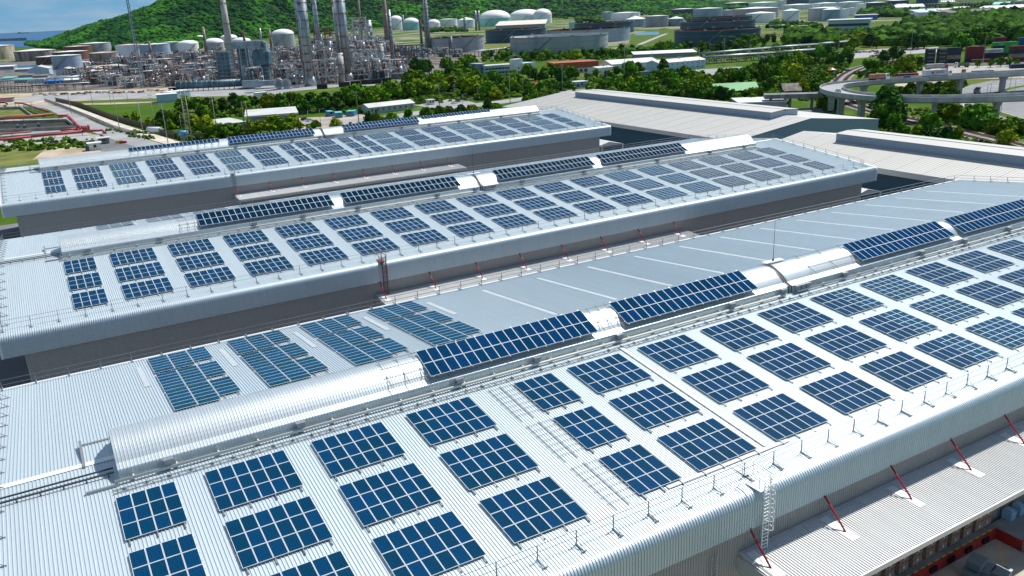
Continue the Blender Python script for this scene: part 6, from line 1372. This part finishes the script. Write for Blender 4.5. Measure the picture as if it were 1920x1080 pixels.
# fences
def fence(pts, h, m_, label, step=3.0, solid=False):
    q = [gp(*p) for p in pts]; t = thing('fence', label, 'fence', (0, 0, 0), 0, 'fences along the left road'); bp = MB(); br = MB(); bs = MB()
    for a_, c_ in zip(q, q[1:]):
        d_ = (c_-a_).normalized(); L_ = (c_-a_).length
        for k in range(int(L_/step)+1): p = a_+d_*step*k; bp.box(p.x-.12, p.x+.12, p.y-.12, p.y+.12, 0, h)
        if solid: br.beam((a_.x, a_.y, h*.45), (c_.x, c_.y, h*.45), .08, h*.85)
        else:
            for z in (.15, .5, .95): br.beam((a_.x, a_.y, h*z), (c_.x, c_.y, h*z), .07)
            k = 0
            while k < L_: p = a_+d_*k; br.box(p.x-.04, p.x+.04, p.y-.04, p.y+.04, 0, h); k += .6
    bp.build('posts', [m_], t); br.build('rails', [m_], t)
fence([(84, 190), (112, 200), (166, 222), (215, 243), (258, 256)], 2.2, M_conc, 'pale picket fence along the road side of the left path'); fence([(105, 190), (150, 200), (212, 224), (300, 248)], 3, mat('old_wood', (.16, .13, .10), .9), 'dark board fence along the far side of the left path', 3, True)
fence([(300, 252), (345, 262), (390, 262)], 3, MATS['old_wood'], 'dark board fence behind the paired poles', 3, True); fence([(0, 177), (110, 171), (250, 165), (330, 160)], 3, M_galv, 'long wire fence in front of the car park')
fence([(556, 216), (610, 212), (640, 211)], 2.5, M_darkst, 'dark wire fence behind the blue cabins'); fence([(860, 192), (905, 186), (960, 180)], 2.5, M_darkst, 'dark wire fence by the road behind the guard booth')

# ================================================================ POLES
def pole(x, y, yt, label, kind='power', arm=1.2, r=.19, mm=None):
    P = gp(x, y); H = hz(x, yt, P); t = thing('utility_pole' if kind != 'lamp' else 'street_lamp', label, 'pole' if kind != 'lamp' else 'street lamp', P, rnd.uniform(-.6, .2), 'poles and lamps along the roads'); b = MB(); m_ = mm or M_polec
    if kind == 'double':
        for s in (-.9, .9): b.cyl((s, 0, 0), (s, 0, H), .25, .18, 8)
        z = 3
        while z < H-1: b.beam((-.9, 0, z), (.9, 0, z+.0), .16); z += 2.2
    else: b.cyl((0, 0, 0), (0, 0, H), r, r*.6, 8)
    b.build('shaft', [m_], t); b = MB()
    if kind in ('power', 'double'):
        for z in (H-.5, H-1.9): b.box(-arm, arm, -.08, .08, z-.08, z+.08)
        b.build('crossarm', [M_galv], t); b = MB()
        for s in (-arm+.1, 0, arm-.1): b.cyl((s, 0, H-.42), (s, 0, H-.1), .09, n=6)
        b.build('insulators', [M_white], t)
    elif kind == 'lamp':
        b.beam((0, 0, H-.1), (2.0, 0, H+.25), .12); b.build('arm', [M_galv], t); b = MB(); b.box(1.6, 2.5, -.18, .18, H+.15, H+.32); b.build('lamp_head', [M_tray], t)
    return P, H
M_polec = mat('pole_concrete', (.42, .40, .38), .8, var=.2, scale=.5); M_polew = mat('pole_brown', (.24, .18, .13), .9)
PL = [(225, 246, 167, 'concrete pole beside the left road fence'), (271, 263, 187, 'concrete pole in the bushes right of the left fence'), (315, 268, 193, 'concrete pole with box near the white horizontal tank'), (292, 244, 176, 'thin pole in the yellow green bushes'), (409, 261, 180, 'concrete pole left of the grey annex'), (134, 213, 160, 'thin pole above the left road'), (174, 196, 150, 'thin pole by the car park, left'), (208, 195, 152, 'thin pole by the car park, middle'), (240, 190, 148, 'thin pole by the car park, right'), (65, 222, 190, 'small pole in the grassy basin'), (1055, 178, 121, 'tall pole before the brick-red hall'), (957, 202, 136, 'tall leaning pole below the office'), (981, 178, 148, 'short pole left of the red hut'), (1138, 168, 110, 'tall pole right of the white house'), (1132, 155, 122, 'pole left of the tall one by the white house'), (1170, 148, 115, 'pole before the round tree'), (1222, 146, 98, 'pole with brackets right of the grey-roofed hall'), (1190, 176, 156, 'short pole in the thicket, far left'), (1171, 145, 68, 'thin tall pole left of the white roof'), (1310, 147, 89, 'heavy pole in front of the pale blue building'), (1330, 116, 80, 'pole behind the pale blue building'), (1356, 138, 72, 'tall pole right of the pale blue building'), (1273, 130, 105, 'short pole at the pale blue wall, left'), (1283, 134, 112, 'short pole at the pale blue wall, right'), (1420, 128, 86, 'pole by the grey pipeway, right'), (1496, 119, 80, 'tall pole right of the pipeway'), (1540, 112, 84, 'thin pole above the railway trees'), (1241, 178, 160, 'short pole in the thicket, second'), (1248, 179, 160, 'short pole in the thicket, third'), (1283, 185, 150, 'thin green pole in the thicket')]
for x, y, yt, lb in PL: pole(x, y, yt, lb, r=.16 if y < 200 else .2)
pole(465, 254, 190, 'brown wooden H-frame pole before the grey shed', 'double', mm=M_polew); pole(357, 266, 168, 'tall paired concrete poles left of the grey annex', 'double'); pole(673, 231, 171, 'brown wooden pole right of the blue cabins', mm=M_polew, r=.25); pole(825, 205, 155, 'brown wooden pole left of the white car', mm=M_polew, r=.25)
LPS = [(1404, 130, 75, 'street lamp before the grey pipeway'), (1570, 122, 60, 'tall lamp above the railway trees'), (1705, 122, 60, 'tall lamp left of the container stacks'), (1842, 124, 69, 'tall lamp in the middle of the container stacks'), (1850, 179, 157, 'first lamp on the highway median'), (1856, 178, 155, 'second lamp on the highway median'), (1893, 166, 133, 'third lamp on the highway median'), (1900, 187, 147, 'fourth lamp on the highway median'), (1876, 213, 173, 'lamp on the median below the flyover'), (854, 188, 157, 'lamp left of the office wood'), (868, 199, 177, 'lamp right of the white car'), (896, 184, 163, 'green lamp post in the office wood'), (1622, 155, 135, 'lamp on the left bend of the flyover'), (1562, 162, 134, 'lamp outside the flyover bend'), (343, 256, 214, 'lamp left of the paired poles'), (579, 231, 208, 'lamp right of the grey shed'), (545, 214, 195, 'lamp behind the grey shed'), (602, 238, 205, 'thin lamp beside the blue cabins')]
for x, y, yt, lb in LPS: pole(x, y, yt, lb, 'lamp', r=.13, mm=M_galv)
# power lines between left poles
t = thing('power_lines', 'thin sagging power lines between the left poles', 'cable'); b = MB()
LN = [gp(225, 246), gp(271, 263), gp(315, 268), gp(357, 266), gp(409, 261), gp(465, 254)]; HS = [hz(225, 167, LN[0]), hz(271, 187, LN[1]), hz(315, 193, LN[2]), hz(357, 172, LN[3]), hz(409, 180, LN[4]), hz(465, 190, LN[5])]
for i in range(5):
    for o_ in (-.8, .8):
        pr = None
        for k in range(9): u = k/8; p = LN[i].lerp(LN[i+1], u); p = Vector((p.x+o_, p.y, HS[i]+(HS[i+1]-HS[i])*u-4*u*(1-u)*1.2)); pr is not None and b.beam(pr, p, .05); pr = p
b.build('wires', [M_darkst], t)
# flag
t = thing('flagpole', 'flagpole with red white and blue striped flag above the office', 'flag', gp(963, 128)); b = MB(); b.cyl((0, 0, 0), (0, 0, 13), .09, n=6); b.build('pole', [M_white], t); b = MB()
for k, (z, h, mi) in enumerate(((10, .45, 0), (10.45, .45, 1), (10.9, .9, 2), (11.8, .45, 1), (12.25, .45, 0))): b.quad((.05, 0, z), (4, .6, z), (4, .6, z+h), (.05, 0, z+h), mi)
b.build('flag_cloth', [M_red, M_white, B_bsheet], t)
# jetty and ship on the sea
P = gp(0, 77, .6); Q = gp(52, 76, .6); t = thing('jetty', 'long thin jetty on piles across the blue sea', 'jetty'); b = MB(); b.beam((P.x-400, P.y, 14), (Q.x, Q.y, 14), 8, 3); b.build('deck', [M_concd], t); b = MB(); n_ = 14
for k in range(n_): p = P.lerp(Q, k/n_); b.box(p.x-5, p.x+5, p.y-5, p.y+5, 0, 13)
b.build('piles', [M_concd], t)
P = gp(44, 62.5, .6); t = thing('ship', 'tiny dark ship far out on the sea', 'ship', P, -.5); b = MB(); s = mpp(P); b.box(-11*s, 11*s, -20, 20, 0, 1.3*s); b.poly([(11*s, -20, 0), (13*s, 0, 1.3*s), (11*s, 20, 0)]); b.build('hull', [B_dblue], t); b = MB(); b.box(-9*s, -5*s, -15, 15, 1.3*s, 2.4*s); b.build('bridge', [M_darkst], t)
hb_ = MB(); hb_.box(-2500, 7200, -800, 7600, -1.5, 1400); o = hb_.build('haze'); o['kind'] = 'stuff'
m = bpy.data.materials.new('haze_air'); m.use_nodes = True; n = m.node_tree; n.nodes.clear(); v = n.nodes.new('ShaderNodeVolumePrincipled'); q = n.nodes.new('ShaderNodeOutputMaterial'); n.links.new(v.outputs[0], q.inputs['Volume'])
v.inputs['Color'].default_value = (.62, .80, 1, 1); v.inputs['Density'].default_value = 9e-6; v.inputs['Anisotropy'].default_value = .2; o.data.materials.append(m)
